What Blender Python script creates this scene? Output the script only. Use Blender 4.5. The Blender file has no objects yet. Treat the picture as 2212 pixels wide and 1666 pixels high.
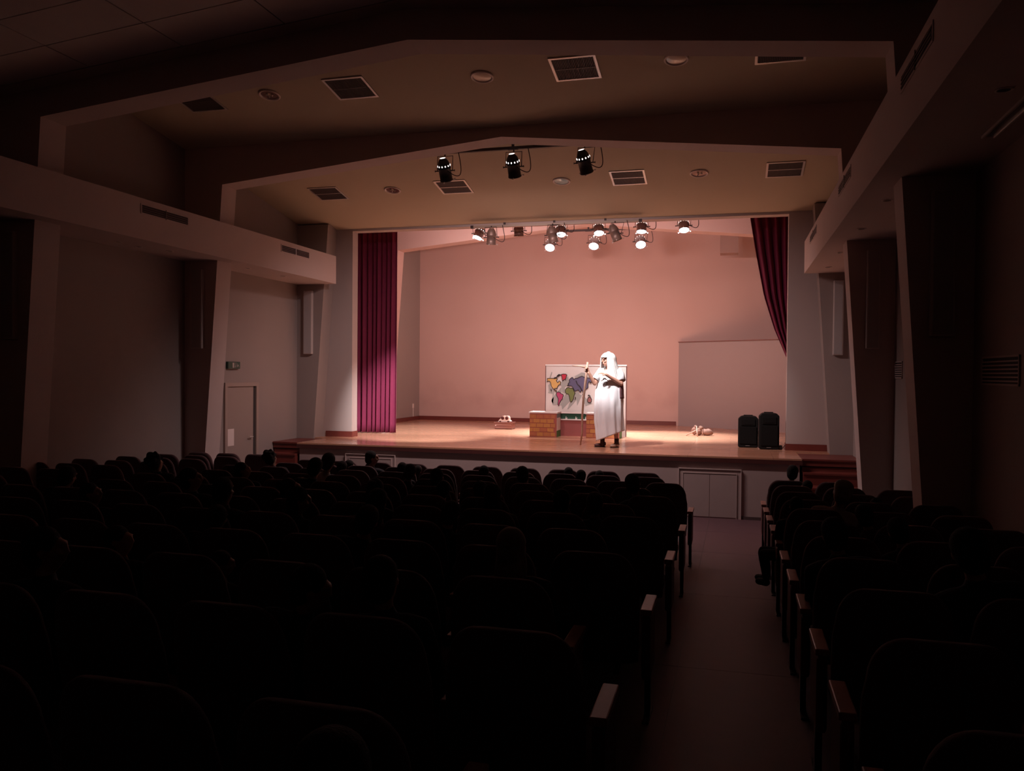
import bpy, bmesh, math, random
from mathutils import Vector, Matrix, Euler
random.seed(7)
PI = math.pi
SC = bpy.context.scene
COL = SC.collection
R = math.radians
E = 2.45            # height of the lens above the hall floor at the foot of the stage
XC = -3.36          # centre line of the hall
# ------------------------------------------------------------------ camera
cam_d = bpy.data.cameras.new('camera'); cam = bpy.data.objects.new('camera', cam_d); COL.objects.link(cam)
yaw, pit, rol = R(14.91), R(.874), R(.463)
Fv = Vector((-math.sin(yaw)*math.cos(pit), math.cos(yaw)*math.cos(pit), -math.sin(pit)))
Rv = Fv.cross(Vector((0, 0, 1))).normalized(); Uv = Rv.cross(Fv)
R2 = math.cos(rol)*Rv + math.sin(rol)*Uv; U2 = -math.sin(rol)*Rv + math.cos(rol)*Uv
M = Matrix((R2, U2, -Fv)).transposed().to_4x4(); M.translation = (0, 0, E)
cam.matrix_world = M
cam_d.sensor_fit = 'HORIZONTAL'; cam_d.sensor_width = 36; cam_d.lens = 1775/2212*36
cam_d.clip_start = .05; cam_d.clip_end = 100
SC.camera = cam
# ------------------------------------------------------------------ world, exposure, stage light levels
w = bpy.data.worlds.new('world'); SC.world = w; w.use_nodes = True
w.node_tree.nodes['Background'].inputs[0].default_value = (.5, .4, .45, 1)
w.node_tree.nodes['Background'].inputs[1].default_value = .0015
SC.view_settings.view_transform = 'Standard'; SC.view_settings.look = 'None'
SC.view_settings.exposure = 0.0; SC.view_settings.gamma = 1; SC.view_settings.use_curve_mapping = False
try:
    SC.cycles.use_denoising = True; SC.cycles.max_bounces = 10; SC.cycles.diffuse_bounces = 7
    SC.cycles.sample_clamp_indirect = 4; SC.cycles.caustics_reflective = False; SC.cycles.caustics_refractive = False
    SC.cycles.use_light_tree = True
except Exception: pass
WARM = (1, .72, .69)        # gelled stage wash
WHITE = (1, .93, .92)       # open front lamps
P_FRONT, P_WASH, P_BACK, P_SPILL, P_BEAM = 620, 145, 2900, 290, 520
# ------------------------------------------------------------------ helpers
MATS = {}
def mat(name, col, rough=.6, metal=0, var=0, vscale=6, bump=0, bscale=60, emit=0, spec=.5, trans=0, alpha=1):
    if name in MATS: return MATS[name]
    m = bpy.data.materials.new(name); m.use_nodes = True; MATS[name] = m
    nt = m.node_tree; b = nt.nodes['Principled BSDF']
    b.inputs['Base Color'].default_value = (*col, 1); b.inputs['Roughness'].default_value = rough
    b.inputs['Metallic'].default_value = metal; b.inputs['Specular IOR Level'].default_value = spec
    if trans: b.inputs['Transmission Weight'].default_value = trans
    if emit: b.inputs['Emission Color'].default_value = (*col, 1); b.inputs['Emission Strength'].default_value = emit
    tc = nt.nodes.new('ShaderNodeTexCoord')
    if var:
        n = nt.nodes.new('ShaderNodeTexNoise'); n.inputs['Scale'].default_value = vscale; n.inputs['Detail'].default_value = 5
        nt.links.new(tc.outputs['Object'], n.inputs['Vector'])
        mx = nt.nodes.new('ShaderNodeMix'); mx.data_type = 'RGBA'
        mx.inputs[6].default_value = (*[c*(1-var) for c in col], 1); mx.inputs[7].default_value = (*[min(1, c*(1+var)) for c in col], 1)
        nt.links.new(n.outputs['Fac'], mx.inputs[0]); nt.links.new(mx.outputs[2], b.inputs['Base Color'])
    if bump:
        n2 = nt.nodes.new('ShaderNodeTexNoise'); n2.inputs['Scale'].default_value = bscale; n2.inputs['Detail'].default_value = 3
        nt.links.new(tc.outputs['Object'], n2.inputs['Vector'])
        bp = nt.nodes.new('ShaderNodeBump'); bp.inputs['Strength'].default_value = bump; bp.inputs['Distance'].default_value = .01
        nt.links.new(n2.outputs['Fac'], bp.inputs['Height']); nt.links.new(bp.outputs[0], b.inputs['Normal'])
    return m
def tag(o, label=None, cat=None, group=None, kind=None):
    if label: o['label'] = label
    if cat: o['category'] = cat
    if group: o['group'] = group
    if kind: o['kind'] = kind
    return o
def thing(name, label, cat, loc=(0, 0, 0), rz=0, group=None, rot=None):
    o = bpy.data.objects.new(name, None); COL.objects.link(o); o.location = loc
    o.rotation_euler = rot if rot else (0, 0, rz); o.empty_display_size = .1
    return tag(o, label, cat, group)
class MB:
    def __init__(s): s.v = []; s.f = []; s.sm = False
    def add(s, vs, fs):
        k = len(s.v); s.v += [tuple(v) for v in vs]; s.f += [tuple(i+k for i in f) for f in fs]; return s
    def box(s, x0, x1, y0, y1, z0, z1, m=None):
        vs = [Vector((x, y, z)) for z in (z0, z1) for x, y in ((x0, y0), (x1, y0), (x1, y1), (x0, y1))]
        if m: vs = [m @ v for v in vs]
        return s.add(vs, [(3, 2, 1, 0), (4, 5, 6, 7), (0, 1, 5, 4), (1, 2, 6, 5), (2, 3, 7, 6), (3, 0, 4, 7)])
    def bbox(s, x0, x1, y0, y1, z0, z1, r=.01, m=None):      # box with chamfered vertical and horizontal edges
        bm = bmesh.new(); bmesh.ops.create_cube(bm, size=1)
        for v in bm.verts: v.co = Vector(((x0+x1)/2+v.co.x*(x1-x0), (y0+y1)/2+v.co.y*(y1-y0), (z0+z1)/2+v.co.z*(z1-z0)))
        bmesh.ops.bevel(bm, geom=bm.edges[:], offset=r, segments=2, affect='EDGES', profile=.5)
        bm.verts.ensure_lookup_table(); vs = [v.co.copy() for v in bm.verts]
        if m: vs = [m @ v for v in vs]
        s.add(vs, [[v.index for v in f.verts] for f in bm.faces]); bm.free(); return s
    def tube(s, pts, r, n=10, cap=True):
        pts = [Vector(p) for p in pts]; rs = r if isinstance(r, (list, tuple)) else [r]*len(pts)
        vs = []; fs = []; a = None
        for i, p in enumerate(pts):
            d = (pts[min(i+1, len(pts)-1)]-pts[max(i-1, 0)]).normalized()
            if a is None: a = d.orthogonal().normalized()
            a = (a-d*a.dot(d)).normalized(); b = d.cross(a)
            vs += [p+rs[i]*(math.cos(2*PI*k/n)*a+math.sin(2*PI*k/n)*b) for k in range(n)]
        for i in range(len(pts)-1):
            for k in range(n): fs.append((i*n+k, i*n+(k+1) % n, (i+1)*n+(k+1) % n, (i+1)*n+k))
        if cap: fs.append(tuple(reversed(range(n)))); fs.append(tuple((len(pts)-1)*n+k for k in range(n)))
        return s.add(vs, fs)
    def lathe(s, prof, n=24, m=None, capa=False, capb=False):  # prof: (r, z) list
        vs = [Vector((r*math.cos(2*PI*k/n), r*math.sin(2*PI*k/n), z)) for r, z in prof for k in range(n)]
        if m: vs = [m @ v for v in vs]
        fs = [(i*n+k, i*n+(k+1) % n, (i+1)*n+(k+1) % n, (i+1)*n+k) for i in range(len(prof)-1) for k in range(n)]
        if capa: fs.append(tuple(reversed(range(n))))
        if capb: fs.append(tuple((len(prof)-1)*n+k for k in range(n)))
        return s.add(vs, fs)
    def ball(s, c, r, n=12, m=None):
        if not isinstance(r, (tuple, list)): r = (r, r, r)
        h = n//2; vs = []; fs = []
        for i in range(h+1):
            t = PI*(.02+.96*i/h)
            for k in range(n):
                v = Vector((r[0]*math.sin(t)*math.cos(2*PI*k/n), r[1]*math.sin(t)*math.sin(2*PI*k/n), r[2]*math.cos(t)))
                if m: v = m @ v
                vs.append(v+Vector(c))
        for i in range(h):
            for k in range(n): fs.append((i*n+(k+1) % n, i*n+k, (i+1)*n+k, (i+1)*n+(k+1) % n))
        fs.append(tuple(range(n))); fs.append(tuple(reversed([h*n+k for k in range(n)])))
        return s.add(vs, fs)
    def prism(s, poly, fn, d0, d1):      # poly 2D list, fn(u,v,d)->3D
        n = len(poly)
        vs = [fn(u, v, d0) for u, v in poly]+[fn(u, v, d1) for u, v in poly]
        return s.add(vs, [tuple(reversed(range(n))), tuple(range(n, 2*n))]+[(i, (i+1) % n, n+(i+1) % n, n+i) for i in range(n)])
    def build(s, name, m, parent=None, smooth=False, fix=True):
        me = bpy.data.meshes.new(name); me.from_pydata(s.v, [], s.f); me.update()
        if fix:
            bm = bmesh.new(); bm.from_mesh(me); bmesh.ops.recalc_face_normals(bm, faces=bm.faces); bm.to_mesh(me); bm.free()
        me.materials.append(m)
        if smooth:
            for p in me.polygons: p.use_smooth = True
        o = bpy.data.objects.new(name, me); COL.objects.link(o)
        if parent: o.parent = parent
        return o
def struct(o): o['kind'] = 'structure'; return o
def sbox(name, m, *a, parent=None):
    o = MB().box(*a).build(name, m, parent)
    return struct(o) if parent is None else o
def dup(root, loc=None, rot=None, scale=None, label=None, group=None):
    r = root.copy(); COL.objects.link(r)
    if loc is not None: r.location = loc
    if rot is not None: r.rotation_euler = rot
    if scale is not None: r.scale = (scale,)*3 if not isinstance(scale, (tuple, list)) else scale
    if label: r['label'] = label
    if group: r['group'] = group
    for ch in KIDS.get(root.name) or list(root.children):
        c = ch.copy(); COL.objects.link(c); c.parent = r
        for g in list(ch.children):
            d = g.copy(); COL.objects.link(d); d.parent = c
    return r
KIDS = {}
ORD = ['zeroth', 'front', 'second', 'third', 'fourth', 'fifth', 'sixth', 'seventh', 'eighth', 'ninth', 'tenth', 'eleventh', 'twelfth', 'thirteenth']
NTH = ['zeroth', 'first', 'second', 'third', 'fourth', 'fifth', 'sixth', 'seventh', 'eighth', 'ninth', 'tenth', 'eleventh', 'twelfth']
def floor_z(y): return E-1.66-.0547*y
ZS = E-1.386        # stage floor level
# ------------------------------------------------------------------ materials
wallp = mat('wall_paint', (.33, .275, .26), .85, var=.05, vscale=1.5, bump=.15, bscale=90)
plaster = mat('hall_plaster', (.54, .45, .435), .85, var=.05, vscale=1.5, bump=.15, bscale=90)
ceilp = mat('ceiling_plaster', (.52, .45, .34), .85, var=.04, vscale=1.2)
stagewall = mat('stage_wall_paint', (.60, .41, .37), .85, var=.03, vscale=1.2)
tilem = mat('ceiling_tile', (.66, .60, .60), .9, var=.06, vscale=3, bump=.3, bscale=120)
darkgap = mat('dark_gap', (.05, .04, .04), .9)
redwood = mat('red_skirting', (.16, .035, .028), .4, var=.15, vscale=8)
lip = mat('stage_lip_wood', (.085, .028, .026), .4, var=.15, vscale=8)
frontp = mat('stage_front_paint', (.40, .31, .30), .8, var=.05)
whitep = mat('white_trim', (.75, .66, .62), .45)
metalw = mat('white_metal', (.72, .68, .66), .35, metal=.6)
louvre = mat('louvre_dark', (.13, .10, .10), .5, metal=.3)
black = mat('black_paint', (.018, .015, .016), .45)
grey = mat('grey_can_glow', (.42, .34, .33), .4, metal=.3)  # for lit cans: lamp glow on the bodies put into this lighter grey
lensoff = mat('unlit_lens', (.25, .2, .18), .15)
brown = mat('brown_can_paint', (.24, .155, .13), .4, metal=.3)
lens = mat('lit_lens', (.88, .91, 1.0), .3, emit=8)
leak = mat('lamp_leak', (1, .93, .9), .3, emit=1.6)
cablem = mat('cable_rubber', (.05, .03, .03), .6)
fabric = mat('seat_fabric', (.10, .048, .052), .9, var=.3, vscale=40, bump=.4, bscale=300)
fabric.node_tree.nodes['Principled BSDF'].inputs['Sheen Weight'].default_value = .22; fabric.node_tree.nodes['Principled BSDF'].inputs['Sheen Roughness'].default_value = .4
armwood = mat('armrest_wood', (.34, .16, .13), .35, var=.12, vscale=14)
panelm = mat('seat_side_panel', (.13, .035, .035), .5)
legm = mat('seat_leg_metal', (.05, .03, .03), .35, metal=.6)
def wood_floor(name, c1, c2, rough):
    m = bpy.data.materials.new(name); m.use_nodes = True; nt = m.node_tree; b = nt.nodes['Principled BSDF']
    tc = nt.nodes.new('ShaderNodeTexCoord'); br = nt.nodes.new('ShaderNodeTexBrick')
    br.inputs['Scale'].default_value = 1; br.inputs['Mortar Size'].default_value = .002
    br.inputs['Brick Width'].default_value = 1.4; br.inputs['Row Height'].default_value = .11
    br.inputs['Color1'].default_value = (*c1, 1); br.inputs['Color2'].default_value = (*c2, 1)
    br.inputs['Mortar'].default_value = (c1[0]*.45, c1[1]*.4, c1[2]*.4, 1)
    n = nt.nodes.new('ShaderNodeTexNoise'); n.inputs['Scale'].default_value = 3; n.inputs['Detail'].default_value = 6
    mp = nt.nodes.new('ShaderNodeMapping'); mp.inputs['Scale'].default_value = (.6, 9, 1)
    nt.links.new(tc.outputs['Object'], br.inputs['Vector']); nt.links.new(tc.outputs['Object'], mp.inputs['Vector'])
    nt.links.new(mp.outputs[0], n.inputs['Vector'])
    mx = nt.nodes.new('ShaderNodeMix'); mx.data_type = 'RGBA'; mx.blend_type = 'MULTIPLY'; mx.inputs[0].default_value = .5
    cr = nt.nodes.new('ShaderNodeValToRGB'); cr.color_ramp.elements[0].color = (.6, .55, .5, 1); cr.color_ramp.elements[1].color = (1.25, 1.2, 1.2, 1)
    nt.links.new(n.outputs['Fac'], cr.inputs[0]); nt.links.new(br.outputs['Color'], mx.inputs[6]); nt.links.new(cr.outputs[0], mx.inputs[7])
    nt.links.new(mx.outputs[2], b.inputs['Base Color']); b.inputs['Roughness'].default_value = rough
    return m
stagewood = wood_floor('stage_boards', (.60, .33, .22), (.52, .27, .17), .2)
def wall_scuffed():
    # stage back wall: painted, with a smudged band of scuffs at sitting height
    m = stagewall.copy(); m.name = 'scuffed_stage_wall'; nt = m.node_tree; b = nt.nodes['Principled BSDF']
    src = b.inputs['Base Color'].links[0].from_socket
    tc = nt.nodes.new('ShaderNodeTexCoord'); sp = nt.nodes.new('ShaderNodeSeparateXYZ'); nt.links.new(tc.outputs['Object'], sp.inputs[0])
    r1 = nt.nodes.new('ShaderNodeMapRange'); r1.inputs[1].default_value = ZS+.1; r1.inputs[2].default_value = ZS+.5
    r2 = nt.nodes.new('ShaderNodeMapRange'); r2.inputs[1].default_value = ZS+1.5; r2.inputs[2].default_value = ZS+.7
    nt.links.new(sp.outputs[2], r1.inputs[0]); nt.links.new(sp.outputs[2], r2.inputs[0])
    n = nt.nodes.new('ShaderNodeTexNoise'); n.inputs['Scale'].default_value = 1.6; n.inputs['Detail'].default_value = 7
    nt.links.new(tc.outputs['Object'], n.inputs['Vector'])
    r3 = nt.nodes.new('ShaderNodeMapRange'); r3.inputs[1].default_value = .42; r3.inputs[2].default_value = .75
    nt.links.new(n.outputs['Fac'], r3.inputs[0])
    a = nt.nodes.new('ShaderNodeMath'); a.operation = 'MULTIPLY'; nt.links.new(r1.outputs[0], a.inputs[0]); nt.links.new(r2.outputs[0], a.inputs[1])
    a2 = nt.nodes.new('ShaderNodeMath'); a2.operation = 'MULTIPLY'; nt.links.new(a.outputs[0], a2.inputs[0]); nt.links.new(r3.outputs[0], a2.inputs[1])
    mx = nt.nodes.new('ShaderNodeMix'); mx.data_type = 'RGBA'; mx.inputs[7].default_value = (.52, .345, .31, 1)
    nt.links.new(src, mx.inputs[6]); nt.links.new(a2.outputs[0], mx.inputs[0]); nt.links.new(mx.outputs[2], b.inputs['Base Color'])
    return m
scuff = wall_scuffed()
# ================================================================== STRUCTURE
WL, WR = -8.83, 2.10
Y0, YB = -4.0, 22.6
# floor (raked towards the stage)
lino = mat('floor_lino', (.09, .075, .08), .55, var=.12, vscale=5)
aislem = mat('aisle_vinyl', (.088, .043, .053), .54, var=.12, vscale=9)
fl = MB()
fl.add([(WL-.1, Y0, floor_z(Y0)), (WR+.1, Y0, floor_z(Y0)), (WR+.1, 14.5, floor_z(14.5)), (WL-.1, 14.5, floor_z(14.5)),
        (WL-.1, Y0, floor_z(Y0)-.2), (WR+.1, Y0, floor_z(Y0)-.2), (WR+.1, 14.5, floor_z(14.5)-.2), (WL-.1, 14.5, floor_z(14.5)-.2)],
       [(0, 1, 2, 3), (7, 6, 5, 4), (0, 4, 5, 1), (1, 5, 6, 2), (2, 6, 7, 3), (3, 7, 4, 0)])
floor = struct(fl.build('floor', lino))
def vinyl(x0, x1, y0, y1):
    t = .003; g = .002
    vs = [(x, y, floor_z(y)+dz) for dz in (0, t) for x, y in ((x0+g, y0+g), (x1-g, y0+g), (x1-g, y1-g), (x0+g, y1-g))]
    MB().add(vs, [(3, 2, 1, 0), (4, 5, 6, 7), (0, 1, 5, 4), (1, 2, 6, 5), (2, 3, 7, 6), (3, 0, 4, 7)]).build('vinyl_sheet', aislem, floor)
for a, b in ((-3.9, 0), (0, 3.0), (3.0, 5.6), (5.6, 8.0), (8.0, 10.6), (10.6, 12.6), (12.6, 14.36)):
    vinyl(-.60, -.32, a, b); vinyl(-.32, .56, a, b)
# walls
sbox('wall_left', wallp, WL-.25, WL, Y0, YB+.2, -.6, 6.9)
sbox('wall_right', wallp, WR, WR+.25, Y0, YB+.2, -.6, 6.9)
sbox('wall_rear', plaster, WL-.25, WR+.25, Y0-.2, Y0, -.6, 6.9)
sbox('wall_back', scuff, WL-.25, WR+.25, YB, YB+.2, ZS-.1, 6.9)
# portal frames with V-shaped legs and a gabled opening
def legx(side, z):          # inner face of a leg at height z (world)
    return XC+side*(4.76+.0706*(E+3.05-z))
def portal(name, y, zb, m, top=6.8, thick=.40):
    P = [(WL, zb), (legx(-1, zb), zb), (legx(-1, E+3.06), E+3.06), (XC, E+3.53), (legx(1, E+3.06), E+3.06), (legx(1, zb), zb), (WR, zb), (WR, top), (XC, top), (WL, top)]
    quads = [(0, 1, 2, 9), (2, 3, 8, 9), (3, 4, 7, 8), (4, 5, 6, 7)]
    mb = MB()
    n = len(P)
    vs = [(x, y, z) for x, z in P]+[(x, y+thick, z) for x, z in P]
    fs = [q for q in quads]+[tuple(i+n for i in reversed(q)) for q in quads]+[(i, (i+1) % n, n+(i+1) % n, n+i) for i in range(n)]
    return struct(mb.add(vs, fs).build(name, m))
portal('trim_1', 8.19, floor_z(8.6)-.1, plaster)
portal('trim_2', 11.87, floor_z(12.3)-.1, plaster)
portal('trim_3', 4.51, floor_z(4.95)-.1, plaster)
portal('trim_4', .83, floor_z(1.3)-.1, plaster)
portal('trim_5', 19.25, ZS-.05, stagewall)
# legs of the frame beside the stage
for nm, s in (('trim_6', -1), ('trim_7', 1)):
    zb = floor_z(15.0)-.2; zt = E+3.06
    P = [(WL if s < 0 else WR, zb), (legx(s, zb), zb), (legx(s, zt), zt), (WL if s < 0 else WR, zt)]
    struct(MB().prism(P, lambda u, v, d: (u, d, v), 15.55, 15.97).build(nm, wallp))  # darker than the other frames: shade on these legs put into the colour
# proscenium wall
PL, PR, PT = -7.755, 1.00, E+2.965
sbox('wall_proscenium_left', mat('pillar_paint', (.44, .365, .35), .85), -9.0, PL, 15.95, 16.2, ZS-.05, 6.9)
sbox('wall_proscenium_right', mat('pillar_paint', (.44, .365, .35), .85), PR, 2.3, 15.95, 16.2, ZS-.05, 6.9)
sbox('wall_proscenium_lintel', plaster, PL, PR, 15.95, 16.2, PT, 6.9)
# ceilings
def slab(name, y0, z0, y1, z1, m, t=.15):
    vs = [(WL-.1, y0, z0), (WR+.1, y0, z0), (WR+.1, y1, z1), (WL-.1, y1, z1)]
    vs += [(x, y, z+t) for x, y, z in vs]
    return struct(MB().add(vs, [(0, 1, 2, 3), (7, 6, 5, 4), (0, 4, 5, 1), (1, 5, 6, 2), (2, 6, 7, 3), (3, 7, 4, 0)]).build(name, m))
S2, S3 = .16, .185
def z2(y): return E+3.68+S2*(11.87-y)
def z3(y): return E+3.085+S3*(15.55-y)
slab('ceiling_middle', 8.55, z2(8.55), 11.9, z2(11.9), ceilp)
slab('ceiling_front', 12.24, z3(12.24), 15.97, z3(15.97), ceilp)
slab('ceiling_stage', 16.15, E+4.05, 22.7, E+3.95, stagewall)
sbox('ceiling_roof', plaster, WL-.3, WR+.3, Y0-.2, 22.9, 6.85, 7.05)
# gabled, tiled ceiling over the seats: recessed grid with individual panels
def zg(x): return E+3.86-.095*abs(x-XC)
cb = MB()
for xa, xb in ((WL-.1, XC), (XC, WR+.1)):
    vs = [(xa, Y0, zg(xa)+.012), (xb, Y0, zg(xb)+.012), (xb, 8.25, zg(xb)+.012), (xa, 8.25, zg(xa)+.012)]
    vs += [(x, y, z+.1) for x, y, z in vs]
    cb.add(vs, [(0, 1, 2, 3), (7, 6, 5, 4), (0, 4, 5, 1), (1, 5, 6, 2), (2, 6, 7, 3), (3, 7, 4, 0)])
ceil1 = struct(cb.build('ceiling', darkgap))
tile_me = {}
xs = [-8.83, -8.45, -7.2, -5.95, -4.68, XC, -2.04, -.77, .48, 1.73, 2.1]
ys = [7.96-.635*k for k in range(0, 11)]
for i in range(len(xs)-1):
    for y1 in ys:
        y0 = y1-.635; g = .008; xa, xb = xs[i]+g, xs[i+1]-g
        key = i
        if key not in tile_me:
            vs = [(xa, 0, zg(xa)), (xb, 0, zg(xb)), (xb, .635-2*g, zg(xb)), (xa, .635-2*g, zg(xa))]
            vs += [(x, y, z+.014) for x, y, z in vs]
            o = MB().add(vs, [(0, 1, 2, 3), (7, 6, 5, 4), (0, 4, 5, 1), (1, 5, 6, 2), (2, 6, 7, 3), (3, 7, 4, 0)]).build('ceiling_panel', tilem, ceil1)
            tile_me[key] = o
        else:
            o = tile_me[key].copy(); COL.objects.link(o)
        o.location = (0, y0+g, 0)
mb = MB()
for xa, xb in ((WL, XC), (XC, WR)):
    vs = [(xa, 7.97, zg(xa)), (xb, 7.97, zg(xb)), (xb, 8.2, zg(xb)), (xa, 8.2, zg(xa))]
    vs += [(x, y, z+.014) for x, y, z in vs]
    mb.add(vs, [(0, 1, 2, 3), (7, 6, 5, 4), (0, 4, 5, 1), (1, 5, 6, 2), (2, 6, 7, 3), (3, 7, 4, 0)])
mb.build('ceiling_border', tilem, ceil1)
# side bulkheads (air ducts boxed in along both walls)
BL, BR, BZ0, BZ1 = -7.94, 1.245, E+1.82, E+2.39
struct(MB().box(WL, BL, Y0, 15.56, BZ0, BZ1).build('trim_8', plaster))
struct(MB().box(BR, WR, Y0, 15.56, BZ0, BZ1).build('trim_9', plaster))
# stage platform
SXL, SXR, SY = -8.10, 1.12, 14.38
st = MB().box(SXL, SXR, SY, 15.6, -.25, ZS-.03).box(WL-.05, WR+.05, 15.58, YB+.05, -.25, ZS-.03)
stage = struct(st.build('stage_platform', frontp))
MB().box(SXL-.03, SXR+.03, SY-.046, 15.6, ZS-.028, ZS).box(WL, WR, 15.6, YB, ZS-.028, ZS).build('stage_boards', stagewood, stage)
MB().box(SXL-.04, SXR+.04, SY-.045, SY, ZS-.10, ZS-.012).box(SXL-.045, SXL, SY, 15.55, ZS-.12, ZS-.012).box(SXR, SXR+.045, SY, 15.55, ZS-.12, ZS-.012).build('edge_lip', lip, stage)
MB().box(SXL, -.9, SY-.018, SY, floor_z(SY)-.02, floor_z(SY)+.055).box(.2, SXR, SY-.018, SY, floor_z(SY)-.02, floor_z(SY)+.055).build('plinth_strip', mat('dark_plinth', (.09, .06, .06), .5), stage)
# hatches in the stage front
def hatch(name, xa, xb, zt, label):
    t = struct(MB().box(xa, xb, SY-.022, SY+.001, -.02, zt).build(name, frontp))
    f = .07; zb = .002
    MB().box(xa-.012, xa, SY-.036, SY, zb, zt).box(xb, xb+.012, SY-.036, SY, zb, zt).box(xa-.012, xb+.012, SY-.036, SY, zt, zt+.012).box(xa+f-.01, xa+f, SY-.034, SY-.02, zb, zt-f).box(xb-f, xb-f+.01, SY-.034, SY-.02, zb, zt-f).box(xa+f-.01, xb-f+.01, SY-.034, SY-.02, zt-f, zt-f+.01).build('hatch_frame', mat('hatch_trim', (.50, .40, .38), .6), t)
    xm = (xa+xb)/2
    for a, b in ((xa+f, xm-.004), (xm+.004, xb-f)):
        MB().box(a, b, SY-.028, SY-.018, 0.03, zt-f-.005).build('hatch_leaf', frontp, t)
hatch('door_2', -.84, .18, E-1.615, '')
hatch('door_3', -7.10, -6.10, E-1.575, '')
# steps beside the stage, both sides
def steps(name, xa, xb):
    t = struct(MB().box(xa+.01, xb-.01, 14.64, 15.55, -.2, ZS-.16).build(name, redwood))
    z = ZS
    for i, (ya, yb) in enumerate(((14.62, 15.56), (14.30, 14.62), (13.98, 14.30), (13.66, 13.98), (13.34, 13.66))):
        zt = ZS-.02-.2*i
        MB().box(xa+.004, xb-.004, ya, yb, -.2 if i else zt-.12, zt-.031).box(xa, xb, ya-.02, yb, zt-.03, zt).build('stair_step', redwood, t)
steps('stairs_right', SXR+.05, WR-.01)
steps('stairs_left', WL+.01, SXL-.05)
# skirting boards
def skirt(name, *boxes):
    m = MB()
    for b in boxes: m.box(*b)
    return struct(m.build(name, redwood))
skirt('baseboard_back', (WL, -1.42, YB-.02, YB, ZS, ZS+.11), (WL, WL+.02, 19.66, YB, ZS, ZS+.11))
skirt('baseboard_left', (-8.35, PL+.012, 15.93, 15.95, ZS, ZS+.12), (PL, PL+.015, 15.95, 16.2, ZS, ZS+.12))
skirt('baseboard_right', (PR-.012, 1.72, 15.93, 15.95, ZS, ZS+.12), (PR-.015, PR, 15.95, 16.2, ZS, ZS+.12))
# splayed white partition at the right of the stage
def wallseg(name, m, ax, ay, bx, by, z0, z1, t=.06):
    d = Vector((bx-ax, by-ay, 0)).normalized(); n = Vector((-d.y, d.x, 0))*t
    P = [(ax, ay), (bx, by), (bx+n.x, by+n.y), (ax+n.x, ay+n.y)]
    return MB().prism(P, lambda u, v, h: (u, v, h), z0, z1).build(name, m)
panelw = mat('partition_white', (.33, .255, .25), .7, var=.02)
part = struct(wallseg('wall_partition', panelw, -1.36, 22.52, 2.08, 20.25, ZS, E+.86))
wallseg('top_rail', mat('dark_line', (.2, .08, .07), .6), -1.38, 22.50, 2.06, 20.22, E+.855, E+.875, .09).parent = part
# boxed duct under the stage ceiling
struct(MB().box(-.30, .14, 21.3, 21.75, E+3.05, E+4.1).build('trim_10', mat('duct_paint', (.40, .26, .23), .85)))
# left door and its sign
d = struct(MB().box(WL-.02, WL+.012, 13.05, 13.90, floor_z(13.4)-.1, E-.29).build('door_1', mat('door_paint', (.34, .27, .245), .6)))
z0 = floor_z(14)-.1
MB().box(WL-.01, WL+.04, 12.96, 13.04, z0, E-.22).box(WL-.01, WL+.04, 13.97, 14.05, z0, E-.22).box(WL-.01, WL+.04, 13.04, 13.97, E-.29, E-.22).build('door_frame', mat('door_frame_paint', (.36, .28, .25), .5), d)
MB().box(WL-.02, WL+.004, 13.90, 13.97, z0, E-.29).build('door_gap', darkgap, d)
MB().tube([(WL+.012, 13.82, E-1.25), (WL+.06, 13.82, E-1.25), (WL+.06, 13.70, E-1.25)], .011).build('door_handle', metalw, d)
# ================================================================== FIXTURES
# exit sign
t = thing('exit_sign', 'small dark exit sign with pale running-figure symbols above the left door', 'sign', (WL+.002, 13.22, E+.10))
MB().bbox(0, .05, -.19, .19, -.065, .065, .008).build('sign_box', mat('exit_green', (.02, .07, .05), .4), t)
s = MB()
s.box(.051, .054, -.06, -.005, -.045, .045)                      # doorway
for a in ([(.052, .035, .035), (.052, .035, .005)],): s.tube(a, .008, 6)
s.tube([(.052, .03, .02), (.052, .045, -.01), (.052, .035, -.04)], .006, 6).tube([(.052, .035, -.005), (.052, .015, -.025), (.052, .02, -.045)], .006, 6)
s.ball((.052, .04, .04), .009, 8)
s.tube([(.052, .085, .035), (.052, .085, -.035)], .006, 6).tube([(.052, .085, -.035), (.052, .12, .01)], .006, 6).tube([(.052, .12, .01), (.052, .14, -.03)], .006, 6)
s.build('sign_symbols', mat('sign_white', (.45, .40, .37), .5), t)
t = thing('paper_notice', 'pale paper notice taped to the left side door', 'notice', (WL+.014, 13.16, E-1.22))
MB().box(0, .002, -.11, .11, -.155, .155).build('paper_sheet', mat('paper_white', (.8, .7, .68), .7), t)
# column loudspeakers on the frame legs
spk_g = mat('column_speaker_grille', (.46, .42, .42), .6, bump=.6, bscale=400); spk_f = mat('column_speaker_case', (.55, .48, .46), .5)
colspk = [(-8.56, 11.80, .21, 'column loudspeaker on the left frame leg left of the side door'),
          (1.82, 11.80, .17, 'column loudspeaker on the second frame leg right of the stage'),
          (-8.55, 15.48, .20, 'column loudspeaker on the leg nearest the left curtain'),
          (1.82, 15.48, .17, 'column loudspeaker on the leg nearest the right curtain'),
          (1.83, 8.12, .20, 'column loudspeaker in deep shade on the nearest right frame leg'),
          (-8.56, 8.12, .21, 'column loudspeaker in deep shade at the left picture edge')]
for x, y, wd, lb in colspk:
    t = thing('column_loudspeaker', 'tall narrow grey '+lb, 'loudspeaker', (x, y+.075, E+1.02), group='column loudspeakers on the frame legs')
    MB().bbox(-wd/2, wd/2, -.075, 0, -.66, .66, .012).build('speaker_case', spk_f, t)
    MB().box(-wd/2+.02, wd/2-.02, -.079, -.074, -.64, .64).build('speaker_grille', spk_g, t)
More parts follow.
